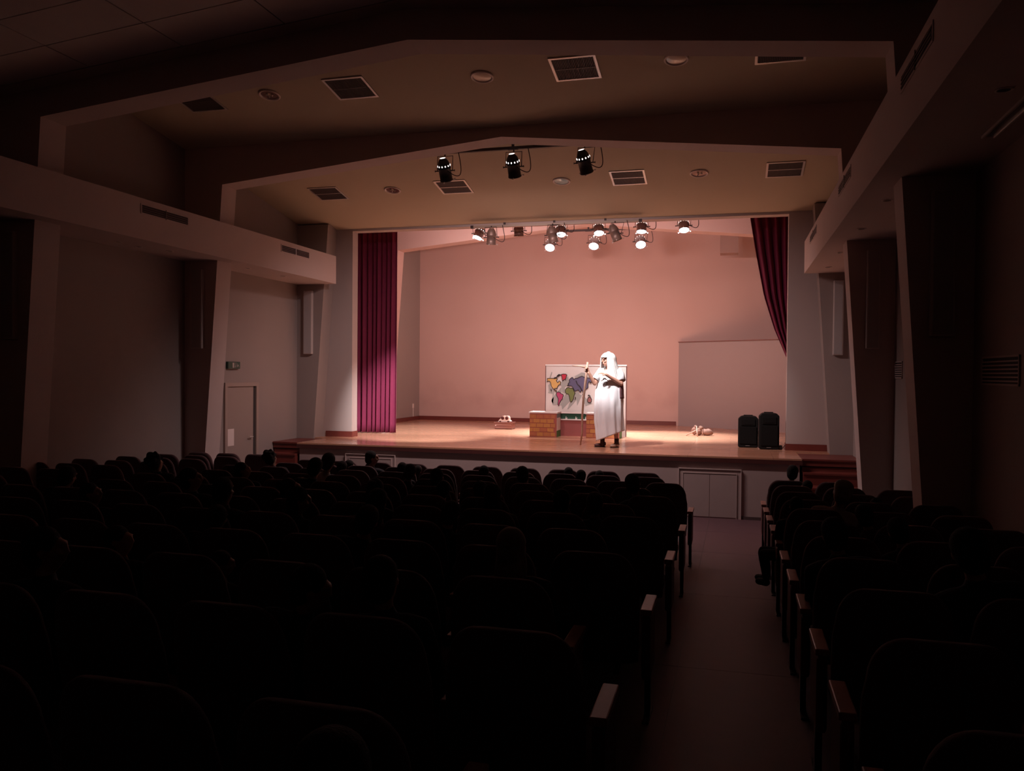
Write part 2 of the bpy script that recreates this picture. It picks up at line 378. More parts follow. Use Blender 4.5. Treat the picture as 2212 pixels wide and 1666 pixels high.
# ceiling vents
def ceil_vent(x, y, zf, slope, wx, wy, label):
    t = thing('ceiling_vent', label, 'vent', (x, y, zf(y)-.002), rot=(-math.atan(slope), 0, 0), group='square ceiling vents')
    f = .032; a, b = wx/2, wy/2
    MB().box(-a, a, -b, -b+f, -.012, 0).box(-a, a, b-f, b, -.012, 0).box(-a, -a+f, -b+f, b-f, -.012, 0).box(a-f, a, -b+f, b-f, -.012, 0).build('vent_frame', metalw, t)
    MB().box(-a+f, a-f, -b+f, b-f, -.001, .004).build('vent_backing', darkgap, t)
    m = MB(); n = 26
    for i in range(n):
        xx = -a+f+(i+.5)*(wx-2*f)/n
        m.box(xx-.003, xx+.003, -b+f, b-f, -.010, 0)
    o = m.build('louvre_slats', louvre, t); o['kind'] = 'stuff'
    MB().box(-a+f, a-f, -.008, .008, -.011, -.001).build('centre_bar', louvre if slope == S2 else metalw, t)
    return t
for i, x in enumerate((-7.52, -5.11, -1.97, .54)):
    ceil_vent(x, 10.42, z2, S2, .60, .57, ['square louvred vent leftmost in the nearer ceiling bay', 'square louvred vent second from left in the nearer ceiling bay', 'square louvred vent with bright metal rim, nearer ceiling bay, between round lights', 'square louvred vent rightmost in the nearer ceiling bay'][i])
for i, x in enumerate((-7.36, -4.87, -1.73, .81)):
    ceil_vent(x, 14.10, z3, S3, .59, .58, ['square vent leftmost in the ceiling bay by the stage', 'square vent second from left by the stage, behind a black spotlight', 'square vent third from left by the stage, right of black spotlights', 'square vent rightmost in the ceiling bay by the stage'][i])
# recessed ceiling lights
glassm = mat('downlight_glass', (.62, .52, .42), .2)
def downlight(x, y, zf, slope, label, kind=0, r=.155):
    t = thing('ceiling_downlight', label, 'ceiling light', (x, y, zf(y)-.002), rot=(-math.atan(slope), 0, 0), group='round recessed ceiling lights')
    MB().lathe([(r, 0), (r, -.012), (r-.012, -.02), (r-.03, -.012), (r-.035, 0)], 28).build('trim_ring', whitep, t, True)
    if kind == 0:
        MB().lathe([(r-.034, -.004), (.08, -.012), (.001, -.015)], 28).build('lamp_glass', glassm, t, True)
    elif kind == 2:
        MB().lathe([(r-.034, -.004), (.08, -.012), (.001, -.015)], 28).build('lamp_glass', mat('bluish_lit_glass', (.45, .70, .74), .12), t, True)  # bluish white light of this lamp is put into the glass colour
    else:
        MB().lathe([(r-.034, .0), (.001, .003)], 28).build('reflector', mat('brown_reflector', (.22, .13, .11), .25, metal=.5), t, True)
        for a in (0, 2.1, 4.2): MB().tube([(.03*math.cos(a), .03*math.sin(a), 0), (.05*math.cos(a), .05*math.sin(a), -.02)], .012, 8).build('lamp_tube', whitep, t, True)
downlight(-6.36, 10.41, z2, S2, 'dim round ceiling light at the left of the nearer bay', 1)
downlight(-3.22, 10.43, z2, S2, 'pale round ceiling light in the middle of the nearer bay')
downlight(-.70, 10.42, z2, S2, 'pale round ceiling light at the right of the nearer bay')
downlight(-6.06, 14.10, z3, S3, 'dim round ceiling light at the left of the stage-side bay', 1)
downlight(-2.89, 14.10, z3, S3, 'round ceiling light with glass coloured as if lit bluish, middle of the stage-side bay', 2)
downlight(-.55, 14.08, z3, S3, 'dim round ceiling light at the right of the stage-side bay', 1)
# slot vents in the bulkheads
def slot(side, ya, label):
    x = BL if side < 0 else BR; s = 1 if side < 0 else -1
    t = thing('slot_vent', label, 'vent', (x, ya, E+2.175), group='long slot vents in the side bulkheads')
    def b(m, a0, a1, y0, y1, z0, z1): return m.box(*sorted((s*a0, s*a1)), y0, y1, z0, z1)
    m = MB(); b(m, 0, .008, -.02, 1.02, -.0, .016); b(m, 0, .008, -.02, 1.02, .124, .14); b(m, 0, .008, -.02, 0, .016, .124); b(m, 0, .008, 1.0, 1.02, .016, .124)
    m.build('vent_frame', plaster, t)
    m = MB(); b(m, .001, .004, 0, 1.0, .016, .124); m.build('vent_backing', darkgap, t)
    for k in range(3):
        m = MB(); b(m, .003, .012, 0, 1.0, .034+.03*k, .042+.03*k); m.build('vent_blade', mat('slot_blade', (.10, .05, .05), .4, metal=.4), t)
    m = MB(); b(m, .003, .014, .494, .506, .0, .14); m.build('centre_clip', metalw if ya > 13 and side < 0 else louvre, t)
slot(-1, 13.42, 'long slot vent in the left bulkhead nearest the stage')
slot(-1, 9.74, 'long slot vent in the left bulkhead, farther from the stage')
slot(1, 13.42, 'long slot vent in the right bulkhead nearest the stage')
slot(1, 9.69, 'long slot vent in the right bulkhead, middle one')
slot(1, 5.90, 'long slot vent in the right bulkhead, nearest the viewer')
slot(-1, 5.95, 'long slot vent in the left bulkhead near the viewer, shaded')
# small recessed spots under the bulkheads
spot_m = mat('recess_spot_dark', (.06, .04, .04), .5)
names = ['left bulkhead, nearest the stage', 'left bulkhead above the side door', 'left bulkhead, third from stage', 'left bulkhead, fourth from stage', 'left bulkhead, fifth from stage',
         'right bulkhead, nearest the stage', 'right bulkhead, second from stage', 'right bulkhead, third from stage', 'right bulkhead, fourth from stage', 'right bulkhead, near the metal slot']
for (x, y), nm in zip(((-8.30, 14.1), (-8.30, 12.9), (-8.30, 10.8), (-8.45, 10.3), (-8.43, 9.86), (1.56, 14.71), (1.54, 12.98), (1.54, 10.95), (1.54, 9.23), (1.65, 5.85)), names):
    t = thing('recessed_spot', 'tiny dark recessed spot under the '+nm, 'ceiling light', (x, y, BZ0), group='tiny recessed spots under the bulkheads')
    MB().lathe([(.055, 0), (.055, -.006), (.043, -.008), (.04, 0)], 16).build('trim_ring', whitep, t)
    MB().lathe([(.041, -.001), (.001, -.002)], 16).build('dark_bulb', spot_m, t)
t = thing('soffit_slot_vent', 'long thin metal-edged slot vent under the right bulkhead near the viewer', 'ceiling light', (1.86, 6.4, BZ0))  # slot vent in the bulkhead soffit, gives no light
MB().box(-.05, -.035, -.55, .55, -.02, 0).box(.035, .05, -.55, .55, -.02, 0).build('metal_edge', metalw, t)
MB().box(-.035, .035, -.55, .55, -.008, 0).build('diffuser_panel', mat('slot_diffuser', (.2, .18, .18), .4), t)
# wall grilles on the right wall
for y, z, wy, wz, lb in ((7.42, E+.05, .95, .24, 'wide louvred wall grille on the right wall near the picture edge'), (11.55, E+.08, .46, .22, 'small louvred wall grille on the right wall between the legs')):
    t = thing('wall_grille', lb, 'vent', (WR, y, z))
    MB().box(-.012, 0, -wy/2, wy/2, wz/2-.015, wz/2).box(-.012, 0, -wy/2, wy/2, -wz/2, -wz/2+.015).box(-.012, 0, -wy/2, -wy/2+.015, -wz/2, wz/2).box(-.012, 0, wy/2-.015, wy/2, -wz/2, wz/2).build('grille_frame', plaster, t)
    MB().box(-.003, 0, -wy/2+.015, wy/2-.015, -wz/2+.015, wz/2-.015).build('grille_backing', darkgap, t)
    for k in range(6): MB().box(-.012, -.003, -wy/2+.015, wy/2-.015, -wz/2+.03+k*(wz-.05)/6, -wz/2+.042+k*(wz-.05)/6).build('grille_blade', plaster, t)
# small wall socket on the stage side wall
t = thing('wall_socket', 'small pale wall socket low in the left rear corner of the stage', 'socket', (WL, 22.1, ZS+.42))
MB().bbox(0, .015, -.05, .05, -.06, .06, .004).build('socket_plate', whitep, t); MB().box(.004, .018, -.01, .01, -.42, -.06).build('cable_cover', whitep, t)
# ================================================================== CURTAINS
cur = mat('magenta_velvet', (.17, .012, .05), .85, var=.08, vscale=12)
def curtain(label, gridfn, nu, nv):
    m = MB()
    vs = [gridfn(i/nu, j/nv) for j in range(nv+1) for i in range(nu+1)]
    m.add(vs, [(j*(nu+1)+i, j*(nu+1)+i+1, (j+1)*(nu+1)+i+1, (j+1)*(nu+1)+i) for j in range(nv) for i in range(nu)])
    o = m.build('stage_curtain', cur, smooth=True, fix=False)
    md = o.modifiers.new('s', 'SOLIDIFY'); md.thickness = .008
    return tag(o, label, 'curtain')
def cl(u, v):
    z = ZS+.02+(E+3.45-ZS)*(1-v); x = -8.66+1.39*u
    ph = 2*PI*11.5*(u+.012*math.sin(9*u)+.006*math.sin(3*v+5*u)); a = .045+.03*v
    return (x+.012*math.sin(2*ph), 17.2+a*math.sin(ph)+.02*math.sin(4*ph/11.5), z)
curtain('magenta velvet curtain hanging straight at the left of the stage', cl, 320, 24)
edge = [(3.45, .31), (3.19, .33), (2.46, .45), (1.58, .62), (.93, .82), (.33, 1.07), (.15, 1.14), (-1.37, 1.16)]
def ledge(z):
    for (za, xa), (zb, xb) in zip(edge, edge[1:]):
        if zb <= z <= za: return xa+(xb-xa)*(za-z)/(za-zb)
    return edge[-1][1]
def cr(u, v):
    z = 3.45-(3.45+1.37)*v; xl = ledge(z); xr = 1.95-.55*min(1, max(0, (3.3-z)/3)) if z > .2 else 1.42
    x = xl+(xr-xl)*u; ph = 2*PI*9*u+.5*v; sq = (xr-xl)/1.6
    return (x, 17.2+(.03+.05*sq)*math.sin(ph), E+z)
curtain('dark magenta curtain swept aside at the right of the stage', cr, 240, 40)
# ================================================================== STAGE LIGHTS
def aim(d):                       # rotation taking local -Z to d
    return Vector((0, 0, -1)).rotation_difference(Vector(d).normalized()).to_matrix().to_4x4()
def spotlight(loc, d, body, lit, label, lamp=None, leaks=False, zt=None, cable=1, r=.105, L=.27, spill=0):
    """par can; loc = centre of the lens rim; the barrel runs back from it"""
    t = thing('stage_spotlight', label, 'spotlight', loc, group='stage spotlights')
    A = aim(d)
    MB().lathe([(r, 0), (r+.006, .004), (r+.006, .02), (r, .024), (r, L*.66), (r+.01, L*.68), (r+.01, L*.74), (r*1.02, L*.84), (r*.96, L*.92), (r*.84, L*1.04), (r*.66, L*1.14), (r*.5, L*1.2), (r*.5, L*1.24)], 28, A).build('barrel', body, t, True)
    MB().lathe([(r*.97, .012), (r*.5, .006), (.001, .003)], 24, A).build('lens', lens if lit else lensoff, t, True)
    MB().lathe([(r*.48, L*1.235), (.001, L*1.24)], 20, A).build('rear_cap', leak if (lit and leaks) else body, t)
    if lit:
        for k in range(12):
            a = 2*PI*k/12; m4 = A @ Matrix.Translation((r*1.0*math.cos(a), r*1.0*math.sin(a), L*.83))
            MB().ball((0, 0, 0), (.012, .012, .015), 8, None).build('vent_hole', leak, t).matrix_local = m4
    for k in range(3):
        a = 2*PI*k/3+.5; p = A @ Vector((r*1.02*math.cos(a), r*1.02*math.sin(a), .012)); q = A @ Vector(((r+.04)*math.cos(a), (r+.04)*math.sin(a), .004))
        MB().tube([p, q], .008, 8).ball(q, .014, 8).build('filter_clip', metalw, t)
    piv = A @ Vector((0, 0, L*.55)); side = Vector((r+.03, 0, 0)); top = piv+Vector((0, 0, L*.78)); hang = max(.02, (zt or loc[2]+top.z+.05)-loc[2]-top.z)
    MB().tube([piv-side, Vector((-side.x, piv.y, top.z)), Vector((side.x, piv.y, top.z)), piv+side], .007, 6).build('yoke', cablem, t)
    MB().tube([top, top+Vector((0, 0, hang))], .012, 8).build('hanger', cablem, t)
    for s in (-1, 1): MB().tube([piv+s*side*.8, piv+s*(side+Vector((.035, 0, 0)))], .009, 8).ball(piv+s*(side+Vector((.035, 0, 0))), (.006, .018, .018), 8).build('yoke_knob', black, t)
    if cable:
        c0 = A @ Vector((r*.6, -r*.6, L*.6)); pts = []
        for k in range(13):
            u = k/12; pts.append((c0.x+cable*(.09*math.sin(PI*u*.9)+.16*u+.05*math.sin(PI*u)), c0.y, c0.z+(top.z+hang-c0.z)*u**2.2-.14*math.sin(PI*u)))
        MB().tube(pts, .007, 6).build('power_cable', cablem, t, True)
    if lamp:
        power, col, spread, blend, rad, ad = lamp
        ld = bpy.data.lights.new('lamp', 'SPOT'); ld.energy = power; ld.color = col; ld.spot_size = R(spread); ld.spot_blend = blend; ld.shadow_soft_size = rad
        lo = bpy.data.objects.new('lamp_beam', ld); COL.objects.link(lo); lo.parent = t
        dv = Vector(ad or d).normalized(); lo.location = Vector(d).normalized()*.03; lo.rotation_mode = 'QUATERNION'
        lo.rotation_quaternion = Vector((0, 0, -1)).rotation_difference(dv)
    if spill:      # stray light of the open par lamp around its beam
        ld = bpy.data.lights.new('lamp_spill', 'SPOT'); ld.energy = spill; ld.color = WARM; ld.spot_size = R(152); ld.spot_blend = .75; ld.shadow_soft_size = .09
        lo = bpy.data.objects.new('lamp_spill', ld); COL.objects.link(lo); lo.parent = t; lo.location = Vector(d).normalized()*.03; lo.rotation_mode = 'QUATERNION'
        lo.rotation_quaternion = Vector((0, 0, -1)).rotation_difference(Vector((0, .48, -1)))
    return t
def rail(name, x0, x1, y, z, label, m=grey, up=.08):
    t = thing(name, label, 'lighting rail', ((x0+x1)/2, y, z)); h = (x1-x0)/2
    MB().box(-h, h, -.025, .025, -.022, .022).build('rail_bar', m, t)
    for s in (-1, 1): MB().box(s*h-.03, s*h+.03, -.03, .03, -.028, .028).build('rail_end', cablem, t)
    MB().box(-.08, .08, -.028, .028, -.03, -.018).build('rail_joint', cablem, t)
    for s in (-.6, 0, .6): MB().box(s*h-.02, s*h+.02, -.015, .015, .02, up).build('rail_bracket', cablem, t)
rail('lighting_rail', -4.75, -2.0, 12.62, E+3.56, 'thin dark lighting rail under the ceiling peak carrying black spotlights', cablem)
fr = [(-4.51, (-.32, 1, -1.02)), (-3.36, (.05, 1, -1.0)), (-2.20, (.10, 1, -1.35))]
fl_ = ['black spotlight leftmost under the front ceiling peak, seen from behind', 'black spotlight in the middle under the front ceiling peak', 'black spotlight rightmost under the front ceiling peak, slightly tilted']
for (x, d), lb, tgt, cone, pw in zip(fr, fl_, ((-6.75, 17.2, ZS-.1), (-2.25, 15.4, ZS+1.5), (.6, 17.5, ZS)), (36, 20, 30), (6.0, 2.6, .5)):
    dv = (tgt[0]-x, tgt[1]-12.62, tgt[2]-(E+3.08))
    dd = (.03, .55, -1) if x != -2.20 else (.20, .55, -1)
    spotlight((x, 12.70, E+3.12), dd, black, True, lb, lamp=(P_FRONT*pw, WHITE, cone, .7, .05, dv), leaks=True, zt=E+3.54, L=.30, r=.1, spill=P_SPILL*{-4.51: 1.1, -3.36: 1.0, -2.20: .6}[x])
rail('lighting_rail', -5.06, -1.70, 15.80, E+2.925, 'long pale lighting rail along the top of the stage opening', mat('rail_pale', (.40, .30, .24), .4), .07)
for x, d, lb in ((-4.66, (-.1, .2, -1), 'unlit brown spotlight leftmost on the long rail at the stage opening'), (-3.38, (.15, .15, -1), 'unlit brown spotlight in the middle of the long rail'), (-2.13, (.38, .1, -1), 'unlit tilted brown spotlight near the right end of the long rail')):
    spotlight((x, 15.78, E+2.56), d, brown, False, lb, zt=E+2.925, r=.09, L=.26)
rail('lighting_rail', -5.5, -.7, 16.85, E+3.33, 'inner lighting rail hidden above the stage opening', cablem, .74)
R1 = [(-5.28, (-.3, -.35, -1), 1, 'leftmost lit spotlight inside the stage opening, tilted left'), (-4.36, (0, .2, -1), 0, 'unlit brown spotlight between lit ones inside the stage opening'),
      (-3.46, (.1, -.4, -1), 1, 'lit spotlight inside the opening, partly hidden behind a brown one'), (-2.66, (.12, -.42, -1), 1, 'lit spotlight inside the opening, above the middle lower one'),
      (-1.79, (0, -.25, -1), 1, 'lit spotlight inside the opening, above the lower right one'), (-.94, (.1, -.42, -1), 1, 'rightmost lit spotlight inside the stage opening')]
for x, d, lit, lb in R1:
    wk = 3.6 if x < -5 else (.7 if x > -1 else .8 if x > -2 else 1)
    tt = spotlight((x, 16.85, E+2.89), d, grey if lit else brown, lit, lb, lamp=(P_WASH*wk, WARM, 150, 1, .1, (0, 1, -.02)) if lit else None, zt=E+3.31, r=.10, L=.2)
    if lit:      # the tighter pool each of these lamps throws on the boards
        ld = bpy.data.lights.new('lamp_pool', 'SPOT'); ld.energy = P_BEAM*(1.6 if x < -5 else .5 if -3.6 < x < -2.5 else 1); ld.color = WHITE; ld.spot_size = R(46); ld.spot_blend = .8; ld.shadow_soft_size = .08
        lo = bpy.data.objects.new('lamp_pool', ld); COL.objects.link(lo); lo.parent = tt; lo.location = Vector(d).normalized()*.03; lo.rotation_mode = 'QUATERNION'
        lo.rotation_quaternion = Vector((0, 0, -1)).rotation_difference(Vector((d[0]*1.3, .40, -1)).normalized())
rail('lighting_rail', -4.9, -1.9, 19.9, E+3.50, 'rear lighting rail behind the stage arch carrying three lit spotlights', cablem, .52)
for x, d, lb in ((-4.35, (.05, -.95, -1), 'lower lit spotlight at the left of the rear rail'), (-3.26, (.0, -.8, -1), 'lower lit spotlight in the middle of the rear rail'), (-2.12, (.2, -.9, -1), 'lower lit spotlight at the right of the rear rail')):
    spotlight((x, 19.85, E+3.09), d, grey, True, lb, lamp=(P_BACK, WHITE, 46, .8, .1, (d[0], -.22, -1)), leaks=True, zt=E+3.48, r=.118, L=.24)
#PROPS
# ================================================================== PROPS ON THE STAGE
board_w = mat('board_white', (.74, .66, .63), .7, var=.02)
inkm = mat('outline_ink', (.03, .02, .02), .7)
# ---- painted world map board
MX0, MX1, MY, MZ0, MZ1 = -4.02, -2.22, 18.06, E-.93, E+.17
t = thing('world_map_board', 'white board painted with a world map standing behind the brick-painted boxes', 'board', ((MX0+MX1)/2, MY, ZS))
def T(px, py):           # drawing coordinates (0..138 across, 0..102 down) to board-local x, z
    return (MX0-(MX0+MX1)/2+px*(MX1-MX0)/175, MZ1-ZS-py*(MZ1-MZ0)/103)
hx = (MX1-MX0)/2
MB().box(-hx, hx, 0, .05, 0, MZ1-ZS).build('board_panel', board_w, t)
MB().box(-hx-.012, hx+.012, -.01, .06, MZ1-ZS, MZ1-ZS+.03).build('top_edge', mat('top_lit_white', (.85, .82, .8), .6), t)  # whiter than the panel: light falling from above put into the colour
MB().box(-hx-.012, -hx, -.01, .055, 0, MZ1-ZS).box(hx, hx+.012, -.01, .055, 0, MZ1-ZS).build('side_edge', mat('brown_edge', (.12, .03, .03), .6), t)
def zp(pts, k=1):  # pts in the close-up's pixels (9.8 per photo px, origin 1150,780)
    return [T(x/9.8-28.2, y/9.8-12.0) for x, y in pts]
conts = [
 ('painted_continent', (.72, .42, .14), 'orange-yellow painted North America', [(305,380),(310,425),(300,455),(340,432),(368,445),(385,480),(395,530),(425,580),(455,605),(480,640),(510,655),(515,640),(490,620),(465,605),(470,585),(510,580),(520,600),(525,570),(545,530),(570,505),(600,510),(592,480),(605,462),(585,435),(560,430),(545,465),(515,445),(505,415),(530,395),(520,375),(470,385),(440,378),(400,378)]),
 ('painted_continent', (.55, .03, .06), 'red painted Greenland', [(610,298),(660,285),(715,290),(735,305),(720,335),(712,385),(680,400),(655,412),(645,435),(632,400),(625,350)]),
 ('painted_continent', (.50, .06, .16), 'magenta painted South America', [(515,665),(560,655),(590,668),(610,690),(655,705),(662,735),(645,765),(640,800),(605,835),(590,870),(575,890),(565,945),(545,915),(548,850),(550,790),(525,750),(510,710)]),
 ('painted_continent', (.20, .22, .07), 'olive green painted Africa', [(735,570),(770,560),(810,575),(860,575),(880,610),(895,650),(915,665),(905,700),(888,730),(885,780),(862,820),(840,855),(815,855),(800,800),(790,740),(770,695),(730,695),(705,660),(702,610)]),
 ('painted_continent', (.13, .11, .20), 'blue-grey painted Europe and Asia', [(740,525),(780,505),(760,495),(775,465),(800,455),(785,430),(790,395),(820,370),(850,352),(875,375),(880,400),(910,375),(960,370),(1010,345),(1060,325),(1100,345),(1180,358),(1270,375),(1300,405),(1280,430),(1250,440),(1240,470),(1215,430),(1190,470),(1190,560),(1150,590),(1110,620),(1105,655),(1115,690),(1085,665),(1070,620),(1050,615),(1030,660),(1005,640),(985,605),(940,625),(910,635),(885,590),(850,540),(820,525),(790,530)]),
 ('painted_continent', (.34, .12, .11), 'faded red painted Australia', [(1185,780),(1215,750),(1245,755),(1270,800),(1265,840),(1240,868),(1205,860),(1180,840)]),
]
for nm, c, lb, pts in conts:
    P = zp(pts)
    o = MB().prism(P, lambda u, v, d: (u, d, v), -.010, 0).build(nm, mat('map_'+lb.split()[0], c, .7), t); o['label'] = lb
    ol = MB(); n = len(P)
    for i in range(n): a, b = P[i], P[(i+1) % n]; ol.tube([(a[0], -.009, a[1]), (b[0], -.009, b[1])], .0075, 5)
    ol.build('painted_outline', inkm, o)
o = MB()
for pts in ([(455,375),(485,355),(515,365),(520,330),(560,295),(600,305),(560,320),(540,345)], [(1075,690),(1095,730),(1120,745)], [(1190,720),(1215,710),(1240,735)], [(912,755),(925,770),(915,805)], [(1215,430),(1245,455),(1300,430)], [(930,420),(960,490),(1010,530),(1060,610)], [(705,410),(715,412)], [(400,640),(390,600)]):
    P = zp(pts)
    for a, b in zip(P, P[1:]): o.tube([(a[0], -.012, a[1]), (b[0], -.012, b[1])], .010, 5)
o.build('island_strokes', inkm, t)
# grey painted brush streaks of the sea, slanting down to the left
sea = MB(); gm = mat('sea_grey', (.40, .38, .36), .75)
streaks = [[(325,440),(400,240),(415,260),(350,470)], [(325,680),(380,560),(460,640),(440,900),(400,850),(430,700)], [(620,440),(760,330),(790,480),(690,560),(700,690),(630,660),(610,520)],
           [(430,930),(400,830),(500,680),(550,800),(540,920)], [(580,930),(660,780),(700,700),(780,740),(800,850),(640,1010),(620,930)], [(750,1000),(800,870),(900,780),(930,830),(760,1010)],
           [(890,700),(980,620),(1010,700),(1060,720),(960,930),(950,840),(900,760)], [(900,330),(1050,250),(1150,270),(1150,340),(1040,320),(920,370)], [(1060,760),(1120,750),(1180,800),(1200,870),(1290,880),(1140,930)], [(540,640),(610,560),(620,650),(600,680)], [(330,520),(370,470),(385,560),(340,640)], [(1190,300),(1300,320),(1310,400),(1200,370)]]
for s_ in streaks: sea.prism(zp(s_), lambda u, v, d: (u, d, v), -.004, 0)
sea.build('painted_sea_streaks', gm, t)
# ---- brick-painted boxes with a recessed panel between them
brk = [mat('brick_ochre', (.46, .20, .06), .75, var=.15, vscale=20), mat('brick_rust', (.40, .13, .06), .75, var=.15, vscale=20), mat('brick_dark', (.42, .16, .06), .75, var=.15, vscale=20)]
mort = mat('brick_base', (.34, .09, .07), .75); whit = mat('painted_white_top', (.8, .72, .7), .7)
grn = mat('painted_green', (.07, .20, .06), .75); dgrn = mat('painted_dark_green', (.015, .07, .04), .75); maroon = mat('painted_maroon', (.30, .085, .08), .8)
def brickbox(x0, x1, y0, y1, label, rows=5, grey_side=True):
    t = thing('brick_painted_box', label, 'stage prop', ((x0+x1)/2, (y0+y1)/2, ZS)); a, b, h = (x1-x0)/2, (y1-y0)/2, .515
    MB().box(-a, a, -b, b, 0, h).build('box_body', mort, t)
    MB().box(-a-.02, a+.02, -b-.01, b+.01, h, h+.028).build('white_top', whit, t)
    rh = (h-.03)/rows
    for r in range(rows):
        bw = .155; x = -a+.006-(bw/2 if r % 2 else 0)
        while x < a-.03:
            xa, xb = max(x, -a+.003), min(x+bw-.012, a-.03)
            if xb-xa > .03: MB().box(xa, xb, -b-.006, -b, .015+r*rh, .015+(r+1)*rh-.014).build('painted_brick', brk[random.choice((0, 0, 1, 2) if r < rows-1 else (1, 2))], t)
            x += bw
    m = MB()
    for k in range(7): m.tube([(random.uniform(-a, a*.8), -b-.008, random.uniform(.08, .45)) for _ in (0,)]*1+[(random.uniform(-a, a*.8), -b-.008, .2)], .001, 3)
    if grey_side:
        MB().box(a, a+.004, -b+.02, b-.0, .14, h-.10).build('painted_white_side', whit, t)
        MB().box(a, a+.005, -b+.02, b, 0, .14).build('painted_grass_side', grn, t)
        MB().box(a, a+.004, -b+.02, b, h-.10, h).build('painted_grey_side', mat('painted_grey', (.22, .24, .25), .7), t)
    return t
brickbox(-4.24, -3.64, 17.45, 17.86, 'left box painted with ochre bricks, white top and grey-green side')
brickbox(-2.99, -2.28, 17.45, 17.86, 'right box painted with bricks, half hidden behind the performer')
t = thing('painted_backing_panel', 'low maroon panel with dark green strip between the two brick-painted boxes', 'stage prop', (-3.30, 17.90, ZS))
MB().box(-.36, .32, -.01, .01, 0, .36).build('maroon_field', maroon, t)
MB().box(-.36, .32, -.01, .01, .36, .50).build('green_field', dgrn, t)
MB().box(-.36, .32, -.03, .02, .352, .378).box(-.36, .32, -.03, .02, .50, .535).build('white_rail', whit, t)
m = MB()
for x in (-.22, 0, .22): m.tube([(x, -.014, .378), (x+.004, -.014, .44)], [.012, .002], 5).tube([(x+.02, -.014, .378), (x+.03, -.014, .415)], [.01, .002], 5)
m.build('painted_grass', whit, t)
# ---- plastic crate with a white mask
t = thing('plastic_crate', 'low translucent brown crate on the rear stage floor', 'crate', (-5.40, 19.62, ZS))
cm = mat('crate_plastic', (.30, .13, .11), .3, trans=.15)
m = MB()
for b in ((-.22, .22, -.15, -.14, 0, .17), (-.22, .22, .14, .15, 0, .17), (-.22, -.21, -.14, .14, 0, .17), (.21, .22, -.14, .14, 0, .17), (-.22, .22, -.15, .15, 0, .008)): m.box(*b)
m.build('crate_body', cm, t)
MB().box(-.235, .235, -.165, -.15, .15, .175).box(-.235, .235, .15, .165, .15, .175).box(-.235, -.22, -.15, .15, .15, .175).box(.22, .235, -.15, .15, .15, .175).build('crate_rim', cm, t)
MB().box(-.19, .2, -.158, -.15, .03, .045).box(-.19, .2, -.158, -.15, .1, .115).build('crate_rib', mat('crate_light', (.45, .25, .22), .4), t)
MB().tube([(-.19, -.155, .09), (-.19, -.17, .09)], .012, 8).build('crate_latch', whit, t)
mk = thing('white_mask', 'white mask with two round dark eye holes lying on the crate', 'mask', (-5.38, 19.57, ZS+.175))
m = MB(); n = 24
pr = [(-.17, .0), (-.13, .06), (-.08, .10), (-.05, .15), (-.01, .155), (.015, .13), (.04, .155), (.09, .15), (.12, .10), (.12, .05), (.16, .02), (.15, 0)]
m.prism(pr, lambda u, v, d: (u, d, v), -.06, .08)
m.build('mask_shell', mat('mask_white', (.80, .68, .64), .6), mk)
for x in (-.045, .06): MB().lathe([(.040, .058), (.040, .066), (.001, .066)], 18, Matrix.Translation((x, 0, .095)) @ Matrix.Rotation(PI/2, 4, 'X')).build('eye_hole', mat('mask_hole', (.08, .01, .01), .7), mk, True)
for x, w_ in ((-.11, .03), (.10, .035)): MB().ball((x, -.062, .015), (w_, .006, .014), 10).build('cheek_hole', mat('mask_hole', (.08, .01, .01), .7), mk, True)
# ---- cloth bundle with two sticks
t = thing('cloth_bundle', 'lumpy tied cloth bundle lying near the partition on the right', 'bundle', (-.66, 19.15, ZS))
cb_ = mat('bundle_cloth', (.24, .13, .10), .85, var=.2, vscale=15, bump=.5, bscale=40)
def lump(c, r, name, m, parent, seed=0):
    mb = MB().ball(c, r, 16); rnd = random.Random(seed); ph = [rnd.uniform(0, 6) for _ in range(6)]
    mb.v = [(x+.012*math.sin(40*y+ph[0]+25*z), y+.01*math.sin(35*x+ph[1]), max(.002, z+.010*math.sin(45*x+ph[2]+30*y))) for x, y, z in mb.v]
    return mb.build(name, m, parent, True)
lump((.14, .02, .075), (.15, .10, .078), 'cloth_roll', cb_, t, 1); lump((-.03, .03, .08), (.09, .09, .085), 'cloth_knot', cb_, t, 2)
lump((.02, 0, .17), (.05, .05, .045), 'tied_end', cb_, t, 3); lump((-.13, .04, .10), (.06, .05, .09), 'cloth_end', cb_, t, 4); lump((-.10, .04, .19), (.03, .03, .03), 'tied_tip', cb_, t, 5)
for rr in (.075, .08): MB().lathe([(rr, -.008), (rr+.004, 0), (rr, .008)], 18, Matrix.Translation((.05, .02, .078)) @ Matrix.Rotation(PI/2, 4, 'Y')).build('tie_cord', mat('cord_light', (.55, .36, .3), .7), t, True)
stk = mat('stick_wood', (.42, .27, .21), .5)
for a, b, lb in (((-.96, 18.90, .012), (-.62, 19.06, .19), 'pale wooden stick leaning on the cloth bundle, pointing left'), ((-.71, 18.84, .014), (-.74, 19.08, .215), 'pale wooden stick leaning upright against the cloth bundle')):
    o = MB().tube([(a[0], a[1], ZS+a[2]), (b[0], b[1], ZS+b[2])], [.014, .011], 10).build('wooden_stick', stk, smooth=True); tag(o, lb, 'stick')
